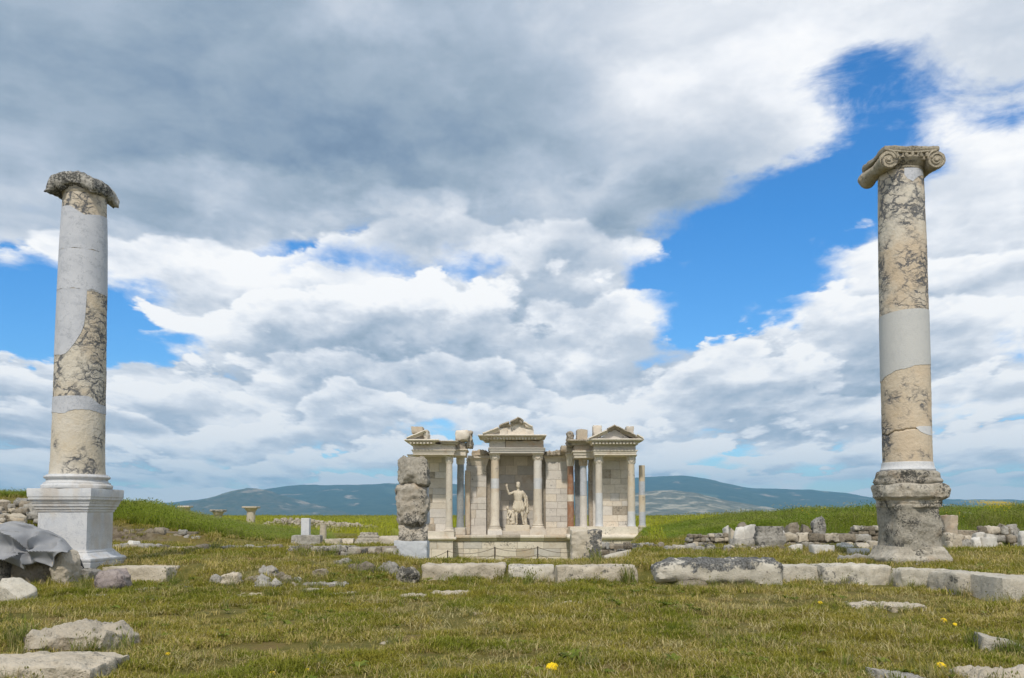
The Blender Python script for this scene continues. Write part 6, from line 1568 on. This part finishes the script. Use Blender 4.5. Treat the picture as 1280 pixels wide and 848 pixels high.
# dry clippings lying in swathes
P_, S2, D_ = [], [], []
for y0, y1, dens, sc in ((4.9, 8.0, 90, 1.0), (8.0, 13, 50, 1.2), (13, 20, 18, 1.6)):
    x, y = field(y0, y1, dens); n1 = fbm2(x / 1.2 + y * .4, y / .5, 71, 3)
    k = rs0.uniform(0, 1, len(x)) < np.clip(.30 + .9 * n1, .05, 1); x, y = x[k], y[k]
    P_.append(np.stack([x, y, gz(x, y) + .022], 1)); S2.append(sc * rs0.uniform(.6, 1.3, len(x))); D_.append(rs0.uniform(.2, .8, len(x)))
P_, S2, D_ = map(np.concatenate, (P_, S2, D_)); k = clear_of(P_); P_, S2, D_ = P_[k], S2[k], D_[k]
hay_t = [tuft('hay_tuft', 12, .10, .03, .10, .0035, .9, M['hay'], 30 + i, flat=.92) for i in range(3)]
scatter('dry_grass_clippings', 'dry cut grass lying in swathes on the lawn', hay_t, P_, S2, D_, 2)
# taller green clumps left standing in the lawn and weeds beside stones
P_, S2, D_ = [], [], []
x, y = field(5.2, 16, 9); n1 = fbm2(x / .8, y / .8, 81, 2); k = n1 > .42; x, y = x[k], y[k]
P_.append(np.stack([x, y, gz(x, y)], 1)); S2.append(rs0.uniform(.16, .28, len(x))); D_.append(rs0.uniform(.1, .5, len(x)))
for px, py, spread, n, s_ in ((40, 716, 20, 26, .55), (55, 722, 14, 14, .45), (664, 731, 6, 7, .42), (786, 729, 6, 7, .55), (634, 727, 5, 5, .35), (575, 727, 40, 9, .25), (745, 732, 45, 10, .25), (150, 814, 12, 6, .30), (20, 805, 14, 10, .35), (98, 738, 8, 8, .35),
    (112, 736, 6, 6, .3), (862, 738, 40, 12, .28), (930, 738, 40, 12, .26), (1040, 733, 60, 12, .24), (1118, 730, 5, 6, .4), (1184, 738, 5, 5, .34), (1250, 756, 40, 8, .26), (744, 706, 5, 6, .5), (754, 706, 3, 4, .6), (462, 719, 14, 8, .35), (450, 713, 8, 6, .4),
    (1215, 808, 10, 8, .3), (1270, 820, 10, 7, .35), (340, 735, 16, 7, .25), (290, 736, 16, 7, .25), (222, 730, 8, 6, .35), (905, 692, 40, 14, .28), (800, 695, 40, 14, .25), (1130, 706, 20, 8, .22), (1000, 692, 20, 8, .3), (250, 688, 80, 18, .35), (400, 695, 50, 18, .45), (1230, 684, 40, 14, .4)):
    for k in range(n):
        g = ground_at(px + rg.gauss(0, spread * .6), py + rg.gauss(0, 1.5)); P_.append(np.array([[g.x, g.y, g.z]])); S2.append(np.array([s_ * rg.uniform(.6, 1.3)])); D_.append(np.array([rg.uniform(.15, .75)]))
for xc, yc, a_, b_ in EXC:      # growth hugging the foot of each stone
    if yc > 19: continue
    for k in range(int(10 * (a_ * 2 + b_) ** .8 * (1 + (yc < 10))) + 2):
        side = rg.random(); e_ = rg.uniform(.01, .07)
        if side < .62: x_, y_ = xc + rg.uniform(-1, 1) * a_ * 1.08, yc - b_ / .9 - e_
        else: x_, y_ = xc + rg.choice((-1, 1)) * (a_ / .93 + e_), yc + rg.uniform(-1, 1) * b_
        P_.append(np.array([[x_, y_, gz1(x_, y_)]])); S2.append(np.array([rg.choice((.12, .16, .22, .30)) * rg.uniform(.7, 1.2)])); D_.append(np.array([rg.uniform(.2, .85)]))
P_, S2, D_ = map(np.concatenate, (P_, S2, D_)); k = clear_of(P_, -.03); P_, S2, D_ = P_[k], S2[k], D_[k]
weed_t = [tuft('weed_tuft', 34, .16, .18, .62, .018, .55, M['weed'], 40 + i, seeds=.25) for i in range(3)]
scatter('weeds', 'taller green weeds and grass clumps beside the stones', weed_t, P_, S2, D_, 3)
# flat broad leaved rosettes in the lawn
def rosette(name, n, r_, seed):
    rg2 = random.Random(seed); V_, f_, tint = [], [], []
    for k in range(n):
        a_ = 6.283 * k / n + rg2.uniform(-.3, .3); L_ = r_ * rg2.uniform(.6, 1.1); ti = rg2.uniform(0, .5); base = len(V_)
        for s_ in range(4):
            q3 = s_ / 3; w2 = L_ * .22 * (math.sin(q3 * 2.7 + .35)); z_ = .012 + .03 * math.sin(q3 * 2.4) * rg2.uniform(.6, 1.2)
            for sg in (-1, 1): V_.append((math.cos(a_) * L_ * q3 - math.sin(a_) * w2 * sg, math.sin(a_) * L_ * q3 + math.cos(a_) * w2 * sg, z_ + .004 * sg)); tint.append(ti)
        for s_ in range(3): f_.append([base + 2 * s_, base + 2 * s_ + 1, base + 2 * s_ + 3, base + 2 * s_ + 2])
    me = bpy.data.meshes.new(name); me.from_pydata(V_, [], f_); me.attributes.new('tint', 'FLOAT', 'POINT').data.foreach_set('value', tint); me.materials.append(M['weed'])
    return bpy.data.objects.new(name, me)
x, y = field(5.0, 14, 5.0); n1 = fbm2(x / 1.1, y / 1.1, 111, 2); k = n1 > .05; x, y = x[k], y[k]
pp = np.stack([x, y, gz(x, y) + .012], 1); k = clear_of(pp); pp = pp[k]
scatter('broad_leaved_weeds', 'low broad leaved weeds scattered through the mown grass', [rosette('rosette', 7 + 2 * i, .055 + .015 * i, 120 + i) for i in range(3)], pp, rs0.uniform(.6, 1.3, len(pp)), rs0.uniform(.1, .5, len(pp)), 8)
# tall wild grass on the banks
x = rs0.uniform(-22, -3.6, 16000); y = rs0.uniform(25.8, 40, 16000); u = x / y
k = (x < np.interp(y, [25, 40], [-5.2, -8.6])) & (u > -.62) & (rs0.uniform(0, 1, len(x)) < np.interp(y, [25, 30, 40], [1, .75, .3])); x, y = x[k], y[k]
xe = x * 28.0 / y
hL = np.clip((-3.6 - xe) / 9.5, .24, .92) * np.clip(.85 + .35 * fbm2(x / 1.5, y / 1.5, 91, 2), .45, 1.3)
hL *= np.interp(xe, [-14.6, -12.6, -11.8], [.32, .5, 1]) * np.interp(y, [25.2, 26.4], [.35, 1])
dL = np.clip(.42 + .25 * fbm2(x / 2, y / 2, 95, 2) + np.interp(y, [25.2, 26.2], [.38, 0]), 0, 1)
PL = np.stack([x, y, gz(x, y)], 1)
x = rs0.uniform(5.5, 42, 31000); y = rs0.uniform(30.2, 47, 31000); u = x / y
k = (u > .155) & (u < .85) & (rs0.uniform(0, 1, len(x)) < np.interp(y, [30, 36, 47], [1, .8, .35])); x, y = x[k], y[k]
hR = np.clip((x - 4.5) / 9.0, .15, 1) * np.clip(.80 + .4 * fbm2(x / 1.8, y / 1.8, 97, 2), .4, 1.3) * np.interp(y, [30.2, 32.5], [.35, 1]) * .95
dR = np.clip(.36 + .3 * fbm2(x / 3, y / 3, 99, 2), 0, 1); PR = np.stack([x, y, gz(x, y)], 1)
tall_t = [tuft('tall_tuft', 36, .22, .40, 1.0, .016, .38, M['tall'], 50 + i, seeds=.22, curl=.7) for i in range(4)]
scatter('tall_grass', 'tall wild grass on the earth bank to the left', tall_t, PL, np.full(len(PL), .95), dL, 4, zs=np.clip(hL * .95, .15, 1.2))
scatter('tall_grass', 'tall wild grass along the bank behind the ruins to the right', tall_t, PR, np.full(len(PR), 1.05), dR, 5, zs=np.clip(hR * .72, .12, .85))
# sunlit yellow green meadow out to the brow of the hill
x = rs0.uniform(-75, 95, 42000); y = 24 + 116 * rs0.uniform(0, 1, 42000) ** 1.3; u = x / y
k = (np.abs(u) < .66) & ~((u > -.145) & (u < .165) & (y < 62)) & ~((y < 50) & (u > .17)) & ~((y < 41) & (u < -.17)) & ~((y < 28) & (u < 0)) & (y > 26)
x, y = x[k], y[k]
mead_t = [tuft('meadow_tuft', 30, .45, .22, .55, .03, .5, M['meadow'], 60 + i, seeds=.15, flowers=0) for i in range(4)]
scatter('meadow_grass', 'bright yellow green meadow grass on the hilltop', mead_t, np.stack([x, y, gz(x, y)], 1), rs0.uniform(.6, 1.0, len(x)) * np.interp(y, [26, 60, 140], [.8, 1.2, 1.6]), np.clip(.4 + .3 * fbm2(x / 6, y / 6, 93, 2), 0, 1), 6)
# yellow blossom in the right bank
x = rs0.uniform(11, 27, 2600); y = rs0.uniform(31, 38, 2600); k = fbm2(x / 1.6, y / 1.6, 103, 2) > .25; x, y = x[k], y[k]; k = (np.abs(x / y - .555) < .02) | (rs0.uniform(0, 1, len(x)) < .08); x, y = x[k], y[k]
flow_t = [tuft('blossom_tuft', 26, .22, .35, .85, .016, .4, M['tall'], 70 + i, flowers=3) for i in range(2)]
scatter('wild_blossom', 'yellow wild blossom among the tall grass of the right bank', flow_t, np.stack([x, y, gz(x, y)], 1), np.full(len(x), .9), np.full(len(x), .3), 7)

# ------------------------------------------------------------------ dandelions in the lawn
for k, (px, py, r_, lab) in enumerate(((690.5, 834, 8.2, 'big yellow dandelion in full bloom in the nearest grass, middle of the lawn'), (1180, 775.5, 4.2, 'yellow dandelion below the flat pinkish stones, the larger of two'), (1194, 780.5, 2.8, 'small yellow dandelion just right of a larger one below the pinkish stones'),
    (1177, 832, 6.0, 'yellow dandelion near the pointed grey rock at the lower right'), (1025.5, 753.5, 3.0, 'small yellow dandelion left of the flat pinkish stones'), (209.5, 817.5, 3.0, 'small yellow dandelion right of the near left slab'),
    (340, 842, 4.4, 'yellow dandelion at the bottom of the lawn, left of the middle one'), (385, 838.5, 4.0, 'yellow dandelion right of another at the bottom of the lawn'), (603, 837, 3.0, 'half open yellow dandelion left of the big one'))):
    g = ground_at(px, py + 6); Y_ = g.y; h_ = P(px, py, Y_); R_ = r_ * Y_ / F
    rt = thing('dandelion', lab, 'flower', (g.x, Y_, g.z), 'dandelions in the lawn')
    V_, f_ = tube_vf([(g.x, Y_ + .01, g.z - .01), (g.x + .004, Y_ + .005, (g.z + h_.z) / 2), (h_.x, Y_, h_.z - .003)], .0028, 6); mesh('stem', V_, f_, M['stem'], rt)
    V_, f_ = [], []
    V_.append((0, 0, .010)); nl = 20
    for lay, (rr, zz, off) in enumerate(((.55, .22, 0), (.82, .10, .5), (1.0, -.10, .25))):
        for i in range(nl):
            a_ = 2 * math.pi * (i + off) / nl; b0 = len(V_); w2 = .13
            rr2 = rr * (1 + .08 * math.sin(i * 3.7 + lay))
            for rad2, ww, zq in ((.08, .05, .18), (rr2 * .6, w2, zz + .10), (rr2, w2 * .6, zz)):
                for sg in (-1, 1): V_.append((math.cos(a_) * rad2 - math.sin(a_) * ww * sg, math.sin(a_) * rad2 + math.cos(a_) * ww * sg, zq - .0))
            f_ += [[b0, b0 + 1, b0 + 3, b0 + 2], [b0 + 2, b0 + 3, b0 + 5, b0 + 4], [0, b0 + 1, b0]]
    V_ = np.array(V_) * R_; ca, sa = math.cos(R(38)), math.sin(R(38))
    V_ = np.stack([V_[:, 0], V_[:, 1] * ca - V_[:, 2] * sa, V_[:, 1] * sa + V_[:, 2] * ca], 1) + np.array([h_.x, Y_, h_.z])
    mesh('petals', V_, f_, M['petal'], rt, smooth=False)
